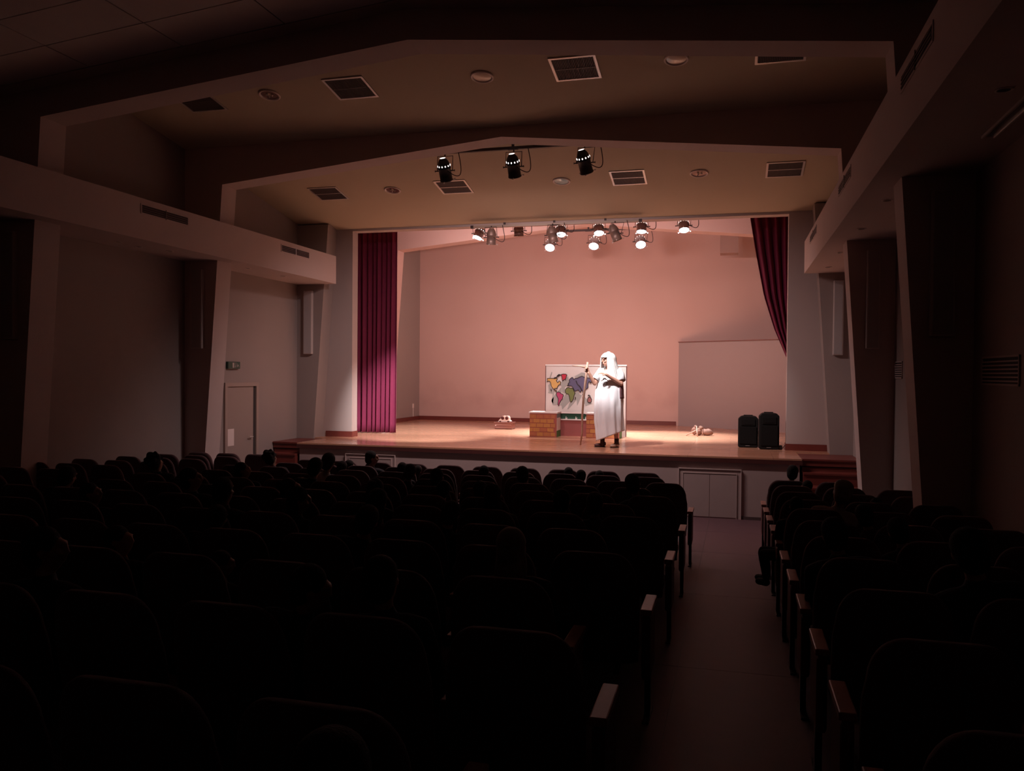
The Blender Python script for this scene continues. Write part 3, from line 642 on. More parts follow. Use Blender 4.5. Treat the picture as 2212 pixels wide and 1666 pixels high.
# ---- two active loudspeakers
def paspeaker(x, y, w_, h, dp, label, rz=0):
    t = thing('pa_loudspeaker', label, 'loudspeaker', (x, y, ZS), rz, 'black loudspeakers at the stage corner'); a = w_/2
    P = [(-a, 0.02), (-a, h-.05), (-a+.05, h), (a-.05, h), (a, h-.05), (a, .02), (a-.03, 0), (-a+.03, 0)]
    P2 = [(u*.72, v) for u, v in P]
    n = len(P); vs = [(u, -dp/2+.02*abs(v-h/2)/h, v) for u, v in P]+[(u, -dp/2+dp*.45, v) for u, v in P]+[(u, dp/2, v) for u, v in P2]
    fs = [tuple(range(n)), tuple(reversed(range(2*n, 3*n)))]
    for k in (0, 1): fs += [(k*n+i, k*n+(i+1) % n, (k+1)*n+(i+1) % n, (k+1)*n+i) for i in range(n)]
    o = MB().add(vs, fs).build('cabinet', mat('cabinet_black', (.006, .005, .005), .65, spec=.25), t); bv = o.modifiers.new('b', 'BEVEL'); bv.width = .022; bv.segments = 3; bv.limit_method = 'ANGLE'
    MB().bbox(-a+.03, a-.03, -dp/2-.012, -dp/2+.01, .07, h*.66, .008).build('woofer_grille', mat('grille_black', (.006, .005, .005), .8, spec=.2, bump=.6, bscale=500), t)
    MB().bbox(-a*.7, a*.7, -dp/2-.008, -dp/2+.01, h*.70, h*.90, .006).box(-a*.45, a*.45, -dp/2-.014, -dp/2-.006, h*.74, h*.76).build('horn', mat('horn_black', (.005, .004, .004), .7, spec=.2), t)
    MB().box(-.05, .03, -dp/2-.016, -dp/2-.010, .035, .045).build('name_strip', mat('grey_strip', (.2, .18, .18), .4), t)
    MB().tube([(-.08, 0, h-.005), (-.08, 0, h+.01), (.08, 0, h+.01), (.08, 0, h-.005)], .011, 8).build('handle', black, t)
    for sx in (-1, 1):
        for sy in (-1, 1): MB().lathe([(.018, 0), (.018, .012)], 10, Matrix.Translation((sx*(a*.62), sy*dp*.28, -.0)), True, True).build('rubber_foot', black, t)
    return t
paspeaker(.33, 16.42, .37, .60, .34, 'black rounded loudspeaker, left and lower of the pair on stage')
tp = paspeaker(.69, 16.14, .36, .675, .36, 'black rounded loudspeaker, right and taller of the pair on stage', R(4))
pc = MB().tube([(.20, -.09, .04), (.25, -.11, .03), (.29, -.15, .10), (.34, -.20, .115)], .007, 6).build('power_cord', cablem, tp, smooth=True)
MB().bbox(.17, .24, -.14, -.06, 0, .08, .012).build('power_adapter', black, tp)
# ================================================================== PEOPLE
def remesh(mb, name, m, voxel, parent=None, smooth=6):
    o = mb.build(name+'_src', m, None, True, fix=True)
    md = o.modifiers.new('r', 'REMESH'); md.mode = 'VOXEL'; md.voxel_size = voxel; md.use_smooth_shade = True
    sm = o.modifiers.new('s', 'SMOOTH'); sm.iterations = smooth; sm.factor = .5
    dg = bpy.context.evaluated_depsgraph_get(); dg.update()
    me = bpy.data.meshes.new_from_object(o.evaluated_get(dg)); me.name = name
    if not me.materials: me.materials.append(m)
    bpy.data.objects.remove(o)
    for p in me.polygons: p.use_smooth = True
    r = bpy.data.objects.new(name, me); COL.objects.link(r)
    if parent: r.parent = parent
    return r
def cap(mb, p, q, r1, r2, n=14):
    p, q = Vector(p), Vector(q); d = (q-p).normalized()
    pts = [p-d*r1*.9, p-d*r1*.6, p, q, q+d*r2*.6, q+d*r2*.9]; return mb.tube(pts, [r1*.3, r1*.8, r1, r2, r2*.8, r2*.3], n)
def head(mb, c, fwd, s=1.0, jaw=True):
    """head with face; c = centre, fwd = yaw angle (0 = facing +y)"""
    Mh = Matrix.Translation(c) @ Matrix.Rotation(fwd, 4, 'Z') @ Matrix.Scale(s, 4)
    def b(p, r): v = MB().ball((0, 0, 0), r, 16); mb.add([Mh @ (Vector(p)+Vector(x)) for x in v.v], v.f)
    b((0, -.012, .018), (.076, .094, .095)); b((0, .022, -.045), (.056, .066, .068)); b((0, .052, -.092), (.026, .022, .020))
    b((0, .088, .030), (.052, .018, .014)); b((0, .100, -.008), (.013, .018, .030)); b((0, .112, -.022), (.016, .014, .011))
    b((0, .090, -.052), (.024, .012, .008)); b((0, .088, -.066), (.021, .011, .008))
    for s_ in (-1, 1): b((s_*.036, .068, -.022), (.022, .022, .018)); b((s_*.078, -.006, -.008), (.010, .020, .030))
    return Mh
# --- hand with five separate fingers: base point, direction towards fingers, palm normal, curl, side of thumb
def hand(mb, base, d, nrm, curl=.6, thumb=1, s=1.0):
    d = Vector(d).normalized(); nrm = (Vector(nrm)-d*Vector(nrm).dot(d)).normalized(); sd = d.cross(nrm)*thumb; base = Vector(base)
    for k in range(4):
        o = base+sd*(.027-.018*k)*s
        cap(mb, base+sd*(.012-.008*k)*s, o+d*.075*s, .013*s, .0115*s, 10)
        ln = (.068, .078, .072, .056)[k]*s; p = o+d*.082*s; a = 0
        for seg, fr_ in ((0, .45), (1, .32), (2, .25)):
            a += curl*(.7 if seg == 0 else 1.0); q = p+(d*math.cos(a)+nrm*math.sin(a))*ln*fr_
            cap(mb, p, q, (.0095-.001*seg)*s, (.009-.001*seg)*s, 8); p = q
    p = base+sd*.026*s+d*.02*s; q = p+(sd*.9+d*.9+nrm*.5).normalized()*.035*s; cap(mb, p, q, .013*s, .011*s, 8)
    cap(mb, q, q+(d*1.0+sd*.15+nrm*(.3+curl*.6)).normalized()*.034*s, .0105*s, .009*s, 8)
skin = mat('skin', (.50, .27, .20), .55); skind = mat('skin_shaded', (.34, .19, .14), .6)  # second skin is for the audience, dimness of the hall put into its colour
# ---------------- performer
PX, PY = -2.20, 15.42
perf = thing('person', 'performer in a long white robe and long white hair holding a wooden staff', 'person', (PX, PY, ZS))
b = MB()
hc = (-.045, -.02, 1.635)
head(b, hc, R(122), 1.0)
cap(b, (0, 0, 1.42), (-.02, -.01, 1.56), .058, .055)
b.ball((0, .0, 1.28), (.19, .125, .20), 18); b.ball((0, 0, 1.05), (.16, .12, .16), 18); b.ball((0, 0, .90), (.175, .125, .15), 18)
cap(b, (-.15, 0, 1.40), (.15, 0, 1.40), .065, .065)
# near arm folded over the chest
cap(b, (.18, -.02, 1.38), (.225, -.10, 1.20), .052, .044); cap(b, (.225, -.10, 1.20), (-.03, -.29, 1.37), .042, .028)
hand(b, (-.03, -.29, 1.37), (-.95, -.25, .30), (-.2, .3, -1), .35, 1)
# far arm holding the staff
cap(b, (-.18, -.02, 1.38), (-.27, -.10, 1.20), .05, .042); cap(b, (-.27, -.10, 1.20), (-.37, -.20, 1.40), .04, .028)
hand(b, (-.37, -.20, 1.40), (-.35, -.15, 1), (-.5, -1, 0), .95, -1)
# legs, feet are in the shoes
cap(b, (-.09, .02, .85), (-.115, .0, .47), .082, .055); cap(b, (-.115, 0, .47), (-.135, .04, .10), .054, .036); cap(b, (-.135, .04, .05), (-.22, -.0, .04), .035, .028)
cap(b, (.09, .02, .85), (.115, .0, .47), .082, .055); cap(b, (.115, 0, .47), (.135, .02, .10), .054, .036); cap(b, (.13, .02, .05), (.06, -.06, .04), .035, .028)
remesh(b, 'body', skin, .0075, perf, 3)
Mh = Matrix.Translation(hc) @ Matrix.Rotation(R(122), 4, 'Z')
for s_ in (-1, 1):
    e = MB().ball((0, 0, 0), (.011, .007, .007), 10); e.v = [tuple(Mh @ (Vector(v)+Vector((s_*.030, .084, .006)))) for v in e.v]; e.build('eye', mat('eye_dark', (.02, .015, .015), .3), perf, True)
e = MB().ball((0, 0, 0), (.018, .006, .010), 10); e.v = [tuple(Mh @ (Vector(v)+Vector((0, .103, -.059)))) for v in e.v]; e.build('mouth', mat('mouth_dark', (.06, .01, .01), .5), perf, True)
# robe
robe = mat('robe_white', (.80, .83, .87), .8)
m = MB(); NU, NV = 120, 46
prof = [(0, .085, .075, 0), (.035, .15, .10, 0), (.09, .205, .135, 0), (.2, .235, .16, -.005), (.35, .262, .18, -.02), (.5, .272, .185, -.02), (.7, .27, .18, -.015), (.85, .262, .175, .0), (1, .258, .175, .015)]
def pr_(t):
    for a, c in zip(prof, prof[1:]):
        if a[0] <= t <= c[0]:
            k = (t-a[0])/(c[0]-a[0]); k = k*k*(3-2*k) if a[0] > .1 else k; return [a[i]+(c[i]-a[i])*k for i in (1, 2, 3)]
    return prof[-1][1:]
for j in range(NV+1):
    tt = j/NV; a, bb, cx = pr_(tt)
    for i in range(NU):
        th = 2*PI*i/NU; f = 1+(.012+.05*max(0, tt-.15))*math.sin(11*th+2.2*tt)+(.02*tt)*math.sin(19*th-3*tt)+.012*math.sin(5*th+14*tt)*(tt < .6)
        x = cx+a*f*math.cos(th); y = bb*f*math.sin(th)
        zh = .11+(x+.25)/.5*.20
        z = 1.475*(1-tt)+zh*tt-.02*abs(math.cos(th))*(tt < .1)
        m.v.append((x, y, z))
m.f = [(j*NU+i, j*NU+(i+1) % NU, (j+1)*NU+(i+1) % NU, (j+1)*NU+i) for j in range(NV) for i in range(NU)]
ro = m.build('robe', robe, perf, True, fix=True); md = ro.modifiers.new('s', 'SOLIDIFY'); md.thickness = .006
# sleeve cap over the near shoulder
m = MB(); 
for s_, e1 in ((1, (.232, -.075, 1.255)), (-1, (-.262, -.075, 1.27))):
    m = MB(); m.tube([(s_*.10, 0, 1.44), (s_*.16, -.01, 1.42), (s_*.20, -.03, 1.36), e1], [.06, .085, .080, .078], 20, cap=False); o = m.build('sleeve', robe, perf, True); md = o.modifiers.new('s', 'SOLIDIFY'); md.thickness = .005
# dark mauve patch on the robe's side and small chest print
m = MB(); th0, th1 = R(-38), R(30)
for j in range(13):
    tt = .17+.28*j/12; a, bb, cx = pr_(tt)
    for i in range(9):
        th = th0+(th1-th0)*i/8; m.v.append((cx+(a+.018)*math.cos(th), (bb+.018)*math.sin(th), 1.475*(1-tt)+.25*tt))
m.f = [(j*9+i, j*9+i+1, (j+1)*9+i+1, (j+1)*9+i) for j in range(12) for i in range(8)]
o = m.build('dark_side_patch', mat('mauve_side', (.16, .075, .085), .8), perf, True, fix=False); md = o.modifiers.new('s', 'SOLIDIFY'); md.thickness = .004
m = MB()
for a, c in (((-.13, 1.225), (-.03, 1.235)), ((-.13, 1.225), (-.12, 1.195)), ((-.12, 1.20), (-.08, 1.205)), ((-.08, 1.205), (-.06, 1.185)), ((-.03, 1.235), (-.03, 1.19)), ((-.03, 1.19), (-.06, 1.165)), ((-.10, 1.215), (-.05, 1.22)), ((-.11, 1.185), (-.09, 1.18))):
    m.tube([(a[0], -.175, a[1]), (c[0], -.175, c[1])], .004, 6)
m.build('chest_print', inkm, perf)
# long white hair falling over shoulders, open at the face
m = MB(); NA, NB = 96, 30; hair = mat('white_hair', (.84, .82, .80), .6, var=.05, vscale=60, bump=.5, bscale=150)
facea = R(122)+PI/2
def hp(i, j, off=0):
    th = 2*PI*i/NA; t_ = j/NB; g = .007*math.sin(31*th)+.004*math.sin(53*th+4*t_)
    if t_ < .42:
        ph = t_/.42*PI/2; rr = math.sin(ph)**.85; z = hc[2]+.145*math.cos(ph)+.01; ra, rb = .148*rr, .130*rr
    else:
        k = (t_-.42)/.58; z = hc[2]+.01-.37*k-.03*math.sin(7*th)*k; ra = .148+.065*k**1.2; rb = .130+.035*k
    return (hc[0]+.015+(.045 if t_ > .42 else 0)*max(0, (t_-.42)/.58)+(ra+g*(.3+t_))*math.cos(th), hc[1]+.005+(rb+g)*math.sin(th), z)
m.v = [hp(i, j) for j in range(NB+1) for i in range(NA)]
def open_(i, j):
    th = (2*PI*(i+.5)/NA-facea+PI) % (2*PI)-PI; t_ = j/NB
    return (t_ > .31 and -R(26) < th < R(58)) if t_ < .74 else False
m.f = [(j*NA+i, j*NA+(i+1) % NA, (j+1)*NA+(i+1) % NA, (j+1)*NA+i) for j in range(NB) for i in range(NA) if not open_(i, j)]
o = m.build('hair', hair, perf, True, fix=False); md = o.modifiers.new('s', 'SOLIDIFY'); md.thickness = .016; md.offset = 1
# shoes and socks
def shoe(x, y, rz, mm, lb):
    Mx = Matrix.Translation((x, y, 0)) @ Matrix.Rotation(rz, 4, 'Z')
    q = MB(); 
    for c, r in (((0, .0, .045), (.045, .055, .05)), ((0, -.08, .035), (.047, .085, .032)), ((0, .03, .06), (.04, .04, .045))):
        v = MB().ball(c, r, 14); q.add([Mx @ Vector(p_) for p_ in v.v], v.f)
    q.v = [(a_, b_, max(.008, c_)) for a_, b_, c_ in q.v]
    o = q.build('shoe', mm, perf, True); o['label'] = lb
    s_ = MB().prism([(.045*math.cos(k*PI/8)*(1 if math.sin(k*PI/8) > 0 else 1.08), .06*math.sin(k*PI/8) if math.sin(k*PI/8) > 0 else .165*math.sin(k*PI/8)) for k in range(16)], lambda u, v, h: Mx @ Vector((u, v, h)), 0, .014).build('shoe_sole', black, o)
    l = MB()
    for k in range(3): l.tube([Mx @ Vector((-.025, -.03-.025*k, .078-.012*k)), Mx @ Vector((.025, -.04-.025*k, .078-.012*k))], .003, 5)
    l.build('shoe_lace', black, o)
shoe(-.135, .04, R(-62), mat('dark_shoe', (.08, .03, .03), .5), 'dark brown shoe'); shoe(.13, .02, R(-35), mat('tan_shoe', (.50, .36, .28), .5), 'tan laced shoe')
for x, y in ((-.135, .035), (.135, .02)): MB().tube([(x, y, .06), (x, y, .17)], [.043, .044], 16).build('sock', mat('dark_sock', (.05, .025, .025), .8), perf, True)
# staff
st_ = thing('wooden_staff', 'tall tapered wooden staff with a side branch held by the performer', 'staff', (-2.80, 15.70, ZS))
m = MB(); top = Vector((.215, -.515, 1.60)); pts = [Vector((0, 0, 0)), Vector((.045, -.08, .25)), Vector((.06, -.17, .55)), Vector((.10, -.28, .9)), Vector((.165, -.43, 1.25)), top]
m.tube(pts, [.012, .018, .02, .022, .024, .02], 12).build('staff_shaft', mat('staff_wood', (.46, .30, .23), .55, var=.2, vscale=20), st_, True)
MB().tube([Vector((.20, -.49, 1.50)), Vector((.08, -.50, 1.525)), Vector((-.08, -.50, 1.53))], [.022, .017, .008], 10).build('side_branch', mat('staff_wood', (.46, .30, .23), .55), st_, True)
# ================================================================== SEATS
def make_seat(end=0):
    """origin on the floor under the seat; faces +y. end: -1 left aisle end, 1 right aisle end, 0 middle"""
    t = thing('auditorium_seat', 'x', 'seat', (0, 0, 0), group='rows of auditorium seats')
    # backrest: rounded shell, leaning towards the viewer
    NX, NZ = 12, 12; prof = []
    def width(v):      # half width by height fraction
        return .235+.012*math.sin(PI*v) if v < .72 else (.236*math.sqrt(max(0, 1-((v-.72)/.28)**2.6))**.72 if v < 1 else .0)
    vs = []; fs = []
    n = 28
    for j in range(15):
        v = [0, .1, .22, .36, .5, .62, .72, .79, .85, .90, .94, .965, .985, .996, 1.0][j]; wv = max(width(v), .115*(1 if v < 1 else .9)); 
        if v > .72: wv = .115+(.236-.115)*math.sqrt(max(0, 1-((v-.72)/.28)**2))
        th = .045*(1-.25*v); z = .36+.60*v; yc = -.055-.11*v
        if v > .93: th *= 1-.55*((v-.93)/.07)**2
        for k in range(n):
            a = 2*PI*k/n; ca, sa = math.cos(a), math.sin(a)
            x = wv*math.copysign(abs(ca)**.45, ca); y = th*math.copysign(abs(sa)**.7, sa)
            vs.append((x, yc+y+.025*(x/.24)**2, z))
    for j in range(14):
        for k in range(n): fs.append((j*n+k, j*n+(k+1) % n, (j+1)*n+(k+1) % n, (j+1)*n+k))
    fs.append(tuple(reversed(range(n)))); fs.append(tuple(14*n+k for k in range(n)))
    MB().add(vs, fs).build('backrest', fabric, t, True)
    MB().bbox(-.225, .225, -.02, .42, .34, .44, .035).build('seat_cushion', fabric, t, True)
    def side(s):
        x = s*.2725
        MB().bbox(x-.032, x+.032, -.0, .33, .598, .63, .006).build('armrest', armwood, t)
        if (end and s == end): MB().bbox(x-.024, x+.024, .0, .31, .24, .597, .02).build('side_panel', panelm, t)
        else: MB().box(x-.015, x+.015, .06, .24, .28, .597).build('side_panel', panelm, t)
        MB().box(x-.016, x+.016, .12, .17, -.01, .28).box(x-.018, x+.018, .02, .27, -.012, .012).build('leg', legm, t)
    side(1)
    if end == -1: side(-1)
    return t
protos = {e: make_seat(e) for e in (0, 1, -1)}
for e, p in protos.items(): KIDS[p.name] = list(p.children)
usedp = set()
Fi = Vector((Fv.x, Fv.y, Fv.z))
def inview(x, y, z, mg=.2):
    d = Vector((x, y, z-E)); dep = d.dot(Fv)
    if dep < .3: return False
    px = 1106+1775*d.dot(R2)/dep; py = 833-1775*d.dot(U2)/dep
    return -2212*mg < px < 2212*(1+mg) and py < 1666*1.25
def put_seat(x, yt, end, label):
    """yt = y of the top of the backrest"""
    y = yt+.165
    if not (inview(x, yt, floor_z(y)+.96) or inview(x, yt, floor_z(y)+.6)): return
    p = protos[end]
    if end not in usedp:
        usedp.add(end); o = p; o.location = (x, y, floor_z(y)); o['label'] = label
        o['group'] = 'rows of auditorium seats'; return
    dup(p, (x, y, floor_z(y)), label=label)
CK = 12
NC = {}
for k in range(-2, 11):            # middle block
    y = 2.62+.833*k; row = ORD[11-k] if 11-k < len(ORD) else 'last'
    if k == 10: xs_ = [-1.10-.545*n for n in range(10)]
    elif k % 2 == 0: xs_ = [-.70-.545*n for n in range(11)]
    else: xs_ = [-.97-.545*n for n in range(10)]
    for n, x in enumerate(xs_):
        end = 1 if n == 0 else (-1 if n == len(xs_)-1 else 0)
        rw = 'front row' if k == 10 else f'{row} row from the stage'
        put_seat(x, y, end, f'dark auditorium seat, middle block, {rw}, {NTH[n+1]} from the right aisle')
for k in range(-2, 12):            # left block
    y = 2.62+.833*k
    for n, x in enumerate((-7.42, -7.965, -8.50)):
        rw = 'front row' if k == 11 else f'{ORD[12-k] if 12-k < len(ORD) else "rearmost"} row from the stage'
        put_seat(x, y, 1 if n == 0 else 0, f'dark auditorium seat, left wall block, {rw}, {NTH[n+1]} from the aisle')
for k in range(-1, 10):            # right block
    y = 2.95+.84*k
    for n, x in enumerate((.69, 1.235, 1.78)):
        if k == 9 and n == 2: continue
        rw = 'front row' if k == 9 else f'{ORD[10-k]} row from the stage'
        put_seat(x, y, -1 if n == 0 else 0, f'dark auditorium seat, right wall block, {rw}, {NTH[n+1]} from the aisle')
# ================================================================== AUDIENCE
hairm = {'black': mat('hair_black', (.016, .011, .011), .9, bump=.8, bscale=120), 'brown': mat('hair_brown', (.04, .022, .017), .9, bump=.8, bscale=120), 'light': mat('hair_light', (.15, .10, .08), .7), 'grey': mat('hair_grey', (.16, .14, .13), .7)}
clothm = {'dark': mat('cloth_dark', (.022, .020, .028), .9), 'navy': mat('cloth_navy', (.015, .018, .04), .9), 'red': mat('cloth_red', (.09, .02, .02), .9), 'pale': mat('cloth_pale', (.36, .32, .30), .85), 'brown': mat('cloth_brown', (.06, .035, .025), .9)}
def sitter_mesh(yawd, legs=0):
    """seated figure, origin on the seat at the hips, facing +y; head top at .81"""
    b = MB(); s = 1
    b.ball((0, 0, .08), (.16, .12, .11), 14); b.ball((0, -.02, .24), (.15, .10, .15), 14); b.ball((0, -.01, .40), (.165, .10, .13), 14)
    cap(b, (-.135, -.01, .485), (.135, -.01, .485), .05, .05, 10); cap(b, (0, 0, .50), (0, .01, .60), .048, .045, 10)
    head(b, (0, .015, .695), R(yawd), .97)
    for sd in (-1, 1):
        cap(b, (sd*.18, 0, .475), (sd*.215, .06, .25), .045, .038, 10); cap(b, (sd*.215, .06, .25), (sd*.12, .27, .17), .036, .026, 10)
        hand(b, (sd*.12, .27, .165), (-sd*.3, .9, -.1), (0, 0, -1), .35, sd)
        if legs == 0:
            cap(b, (sd*.09, .02, .075), (sd*.11, .38, .09), .078, .056, 10); cap(b, (sd*.11, .40, .06), (sd*.11, .43, -.28), .052, .036, 10); cap(b, (sd*.11, .42, -.375), (sd*.115, .56, -.385), .038, .032, 10)
        else:     # legs swung out to the left into the aisle
            o_ = .10*sd; cap(b, (sd*.08, .04, .075), (-.36, .22+o_, .07), .076, .055, 10); cap(b, (-.37, .22+o_, .05), (-.33, .28+o_, -.22), .052, .04, 10); cap(b, (-.33, .28+o_, -.30), (-.40, .38+o_, -.31), .04, .034, 10)
    return b
def hair_mesh(kind, yawd):
    Mh = Matrix.Translation((0, .015, .695)) @ Matrix.Rotation(R(yawd), 4, 'Z') @ Matrix.Scale(.97, 4)
    q = MB()
    def b(c, r): v = MB().ball(c, r, 16); q.add([Mh @ Vector(x) for x in v.v], v.f)
    b((0, -.022, .035), (.088, .098, .094)); b((0, -.05, -.02), (.082, .068, .085))
    if kind == 'long':
        for x, y, z, a, c in ((-.06, -.03, -.10, .035, .12), (.06, -.03, -.10, .035, .12), (0, -.075, -.13, .075, .15), (-.045, -.07, -.15, .05, .12), (.045, -.07, -.14, .05, .13)): b((x, y, z), (a, .035, c))
    if kind == 'bun': b((0, -.10, .075), (.042, .045, .042)); b((0, -.06, .06), (.05, .05, .04))
    if kind == 'cap': b((0, .0, .065), (.092, .105, .070)); b((0, .095, .045), (.06, .05, .010))
    if kind == 'curly':
        rnd = random.Random(3)
        for _ in range(26):
            a = rnd.uniform(0, 2*PI); p = rnd.uniform(-.2, 1.3); b((.09*math.cos(a)*math.cos(p), -.03+.095*math.sin(a)*math.cos(p)-.01, .03+.095*math.sin(p)), (.028, .028, .028))
    return q
def top_mesh():
    q = MB()
    q.ball((0, -.02, .24), (.170, .125, .18), 14); q.ball((0, -.015, .40), (.188, .120, .125), 14); cap(q, (-.135, -.01, .485), (.135, -.01, .485), .062, .062, 10); cap(q, (0, 0, .48), (0, .01, .545), .062, .058, 10)
    for sd in (-1, 1): cap(q, (sd*.18, 0, .475), (sd*.215, .06, .25), .057, .050, 10); cap(q, (sd*.215, .06, .25), (sd*.135, .24, .178), .048, .040, 10)
    return q
lib = {}
def part(key, fn, name, m, vox):
    if key not in lib: o = remesh(fn(), name, m, vox); lib[key] = o.data; bpy.data.objects.remove(o)
    return lib[key]
def sitter(x, y, ztop, hx, hair='short', hcol='black', yawd=0, cloth='dark', label='', legs=0, group='seated audience'):
    zs = floor_z(y)+.44; s = (ztop-zs)/.81; lean = math.atan2(hx-x, (ztop-zs)*.9)
    t = bpy.data.objects.new('person', None); COL.objects.link(t); t.location = (x, y, zs); t.rotation_euler = (0, lean, 0); t.scale = (s, s, s)
    tag(t, label, 'person', group)
    for nm, me, mm in (('body', part(('b', yawd, legs), lambda: sitter_mesh(yawd, legs), 'body', skind, .013), None),
                       ('hair', part(('h', hair, yawd), lambda: hair_mesh(hair, yawd), 'hair', hairm['black'], .010), hairm[hcol]),
                       ('jacket', part(('t',), top_mesh, 'jacket', clothm['dark'], .016), clothm[cloth])):
        o = bpy.data.objects.new(nm, me); COL.objects.link(o); o.parent = t
        if mm:
            if not me.materials: me.materials.append(mm)
            o.material_slots[0].link = 'OBJECT'; o.material_slots[0].material = mm
    tr = bpy.data.objects.new('trousers', part(('l', legs), lambda: trouser_mesh(legs), 'trousers', clothm['dark'], .014)); COL.objects.link(tr); tr.parent = t
    return t
def trouser_mesh(legs):
    q = MB(); q.ball((0, 0, .08), (.168, .128, .12), 14)
    for sd in (-1, 1):
        if legs == 0: cap(q, (sd*.09, .02, .075), (sd*.11, .38, .09), .088, .066, 10); cap(q, (sd*.11, .40, .06), (sd*.11, .43, -.27), .062, .052, 10); q.box(sd*.115-.045, sd*.115+.045, .38, .62, -.43, -.36)
        else: o_ = .10*sd; cap(q, (sd*.08, .04, .075), (-.36, .22+o_, .07), .088, .066, 10); cap(q, (-.37, .22+o_, .05), (-.33, .28+o_, -.20), .064, .055, 10); cap(q, (-.33, .28+o_, -.29), (-.42, .40+o_, -.31), .052, .045, 10)
    return q
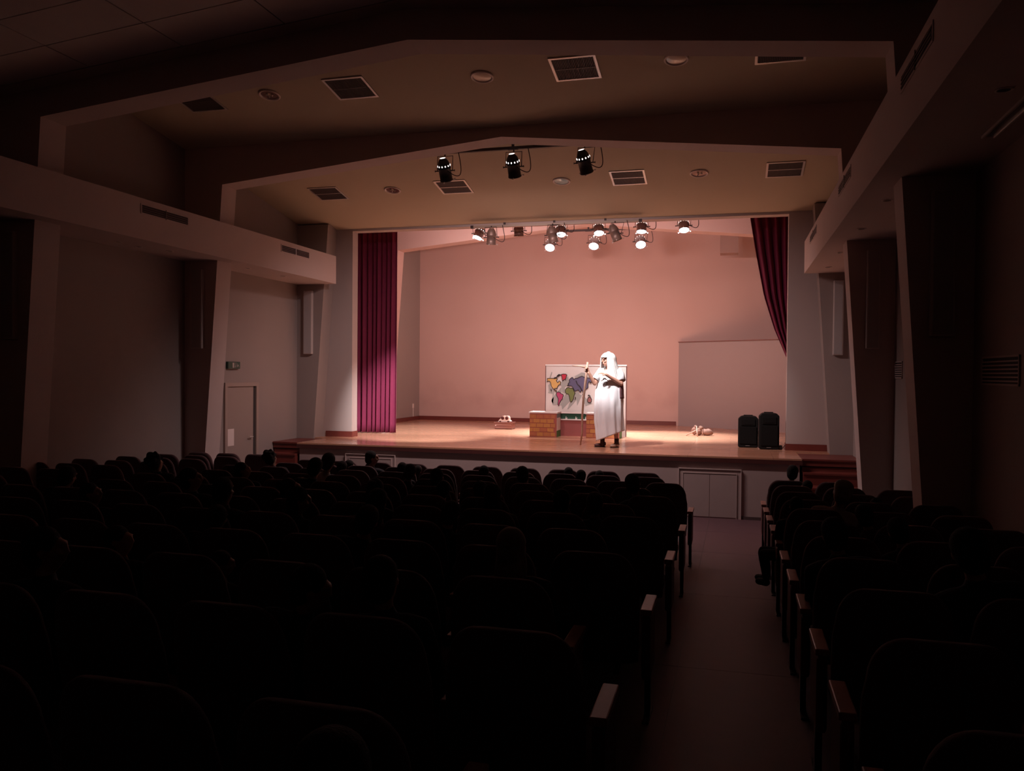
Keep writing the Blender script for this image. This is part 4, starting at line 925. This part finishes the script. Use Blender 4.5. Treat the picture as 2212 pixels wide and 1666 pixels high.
AUD = [  # block, row index, head x, height of head top above floor, hair, colour, yaw, cloth, extra wording
 ('C', 4, -5.9, 1.13, 'short', 'black', 0, 'dark'),
 ('C', 3, -4.91, 1.07, 'short', 'black', -70, 'dark'),
 ('C', 6, -6.29, 1.17, 'curly', 'black', 0, 'dark'),
 ('C', 0, -2.89, 1.13, 'short', 'black', -60, 'dark'),
 ('C', 1, -3.22, 1.02, 'short', 'black', -75, 'dark'),
 ('C', 6, -5.17, 1.1, 'short', 'black', -70, 'dark'),
 ('C', 8, -5.84, 1.16, 'curly', 'black', 0, 'dark'),
 ('C', 4, -4.6, 1.15, 'short', 'black', -60, 'dark'),
 ('C', 3, -3.7, 1.15, 'short', 'black', 0, 'dark'),
 ('C', 4, -3.63, 1.11, 'bun', 'black', -60, 'dark'),
 ('C', 2, -3.17, 1.07, 'short', 'brown', 0, 'dark'),
 ('C', 1, -2.57, 0.92, 'short', 'brown', -60, 'dark'),
 ('C', 3, -3.06, 1.11, 'long', 'black', -60, 'dark'),
 ('C', 6, -4.27, 1.19, 'short', 'black', 0, 'dark'),
 ('C', 7, -4.55, 1.2, 'short', 'black', 0, 'pale'),
 ('C', 8, -4.79, 1.06, 'short', 'black', 0, 'dark'),
 ('C', 9, -5.09, 1.02, 'short', 'black', -70, 'dark'),
 ('C', 9, -4.77, 1.14, 'short', 'black', -60, 'dark'),
 ('C', 8, -3.97, 1.05, 'long', 'black', 0, 'dark'),
 ('C', 7, -3.52, 1.11, 'short', 'black', 0, 'dark'),
 ('C', 9, -4.08, 0.99, 'long', 'black', 0, 'dark'),
 ('C', 4, -2.83, 1.12, 'bun', 'black', 0, 'dark'),
 ('C', 3, -2.43, 1.14, 'long', 'black', 0, 'red'),
 ('C', 2, -2.12, 1.12, 'short', 'black', 0, 'dark'),
 ('C', 0, -1.3, 1.11, 'short', 'black', 0, 'dark'),
 ('C', 0, -1.59, 1.07, 'short', 'black', -60, 'dark'),
 ('C', 6, -2.9, 1.11, 'short', 'black', 0, 'red'),
 ('C', 8, -2.9, 1.05, 'short', 'black', 0, 'dark'),
 ('C', 7, -2.21, 1.13, 'short', 'black', 0, 'dark'),
 ('C', 9, -2.01, 1.02, 'short', 'black', 0, 'dark'),
 ('C', 5, -2.53, 1.06, 'short', 'black', 0, 'dark'),
 ('C', 5, -2.18, 1.08, 'short', 'black', 0, 'dark'),
 ('C', 4, -1.82, 1.12, 'long', 'black', 0, 'brown'),
 ('C', 3, -1.87, 1.08, 'short', 'black', 0, 'dark'),
 ('C', 4, -1.26, 1.1, 'short', 'black', 0, 'dark'),
 ('C', 1, -1.0, 1.13, 'long', 'grey', 0, 'navy', 'long grey-haired spectator sitting tall between seats in the middle foreground'),
 ('C', 8, -1.7, 1.05, 'short', 'black', 0, 'dark'),
 ('C', 9, -1.61, 1.0, 'short', 'black', 0, 'dark'),
 ('C', 6, -0.91, 1.15, 'short', 'black', 0, 'dark'),
 ('C', 4, -1.0, 1.09, 'short', 'brown', 0, 'dark'),
 ('R', 9, 0.76, 1.13, 'short', 'black', 0, 'dark'),
 ('R', 8, 0.87, 1.02, 'short', 'black', 0, 'dark'),
 ('R', 5, 0.94, 1.19, 'cap', 'light', 0, 'pale', 'spectator in a pale cap in the right block'),
 ('R', 6, 1.33, 0.98, 'short', 'black', 0, 'dark'),
 ('R', 4, 0.97, 1.08, 'short', 'black', 0, 'brown'),
 ('R', 2, 0.57, 1.14, 'short', 'black', 0, 'navy'),
 ('R', 3, 1.05, 1.08, 'short', 'black', 0, 'dark'),
 ('R', 5, 0.56, 1.02, 'short', 'black', 0, 'dark', 'child in the right block with legs swung out into the aisle', 1),
 ('R', 1, 1.04, 1.22, 'short', 'black', 0, 'navy', 'broad-shouldered adult in dark clothes sitting highest near the right wall'),
 ('C', -2, -0.65, 1.12, 'short', 'black', 0, 'dark', 'nearest spectator, dark-haired, at the bottom of the picture'),
]
def rowy(b, k): return (2.95+.84*k if b == 'R' else 2.62+.833*k)
def seats_of(b, k):
    if b == 'C': return [-1.10-.545*n for n in range(10)] if k == 10 else ([-.70-.545*n for n in range(11)] if k % 2 == 0 else [-.97-.545*n for n in range(10)])
    return (.69, 1.235, 1.78) if b == 'R' else (-7.42, -7.965, -8.5)
HW = {'short': 'short-haired', 'long': 'long-haired', 'bun': 'bun-haired', 'cap': 'cap-wearing', 'curly': 'curly-haired'}
rowc = {}
for a in AUD: rowc.setdefault((a[0], a[1]), []).append(a[2])
taken = set()
for blk, k, hx, h, hair_, hcol, yw, cl_, *rest in AUD:
    yt = rowy(blk, k); y = yt+.165+.145
    free = [s for s in seats_of(blk, k) if (blk, k, s) not in taken]
    sx = min(free, key=lambda s: abs(s-hx)); taken.add((blk, k, sx))
    if abs(sx-hx) > .16: sxp = sx+math.copysign(abs(sx-hx)-.16, hx-sx) if abs(sx-hx) < .3 else hx
    else: sxp = sx
    rr = (10 if blk == 'R' else 11)-k+(0 if blk != 'L' else 1)
    row = 'front row' if rr <= 1 else f'{ORD[rr] if rr < len(ORD) else "rearmost"} row from the stage'
    L = sorted(rowc[(blk, k)]); n = L.index(hx)+1
    bl = {'C': 'middle block', 'R': 'right block', 'L': 'left block'}[blk]
    pos = '' if len(L) == 1 else f', {NTH[n]} person from the left'
    lb = rest[0] if rest else f'{HW[hair_]} spectator, {row}, {bl}{pos}'
    sitter(sxp, y, floor_z(yt+.32)+h, hx, hair_, hcol, yw, cl_, lb, legs=(rest[1] if len(rest) > 1 else 0))
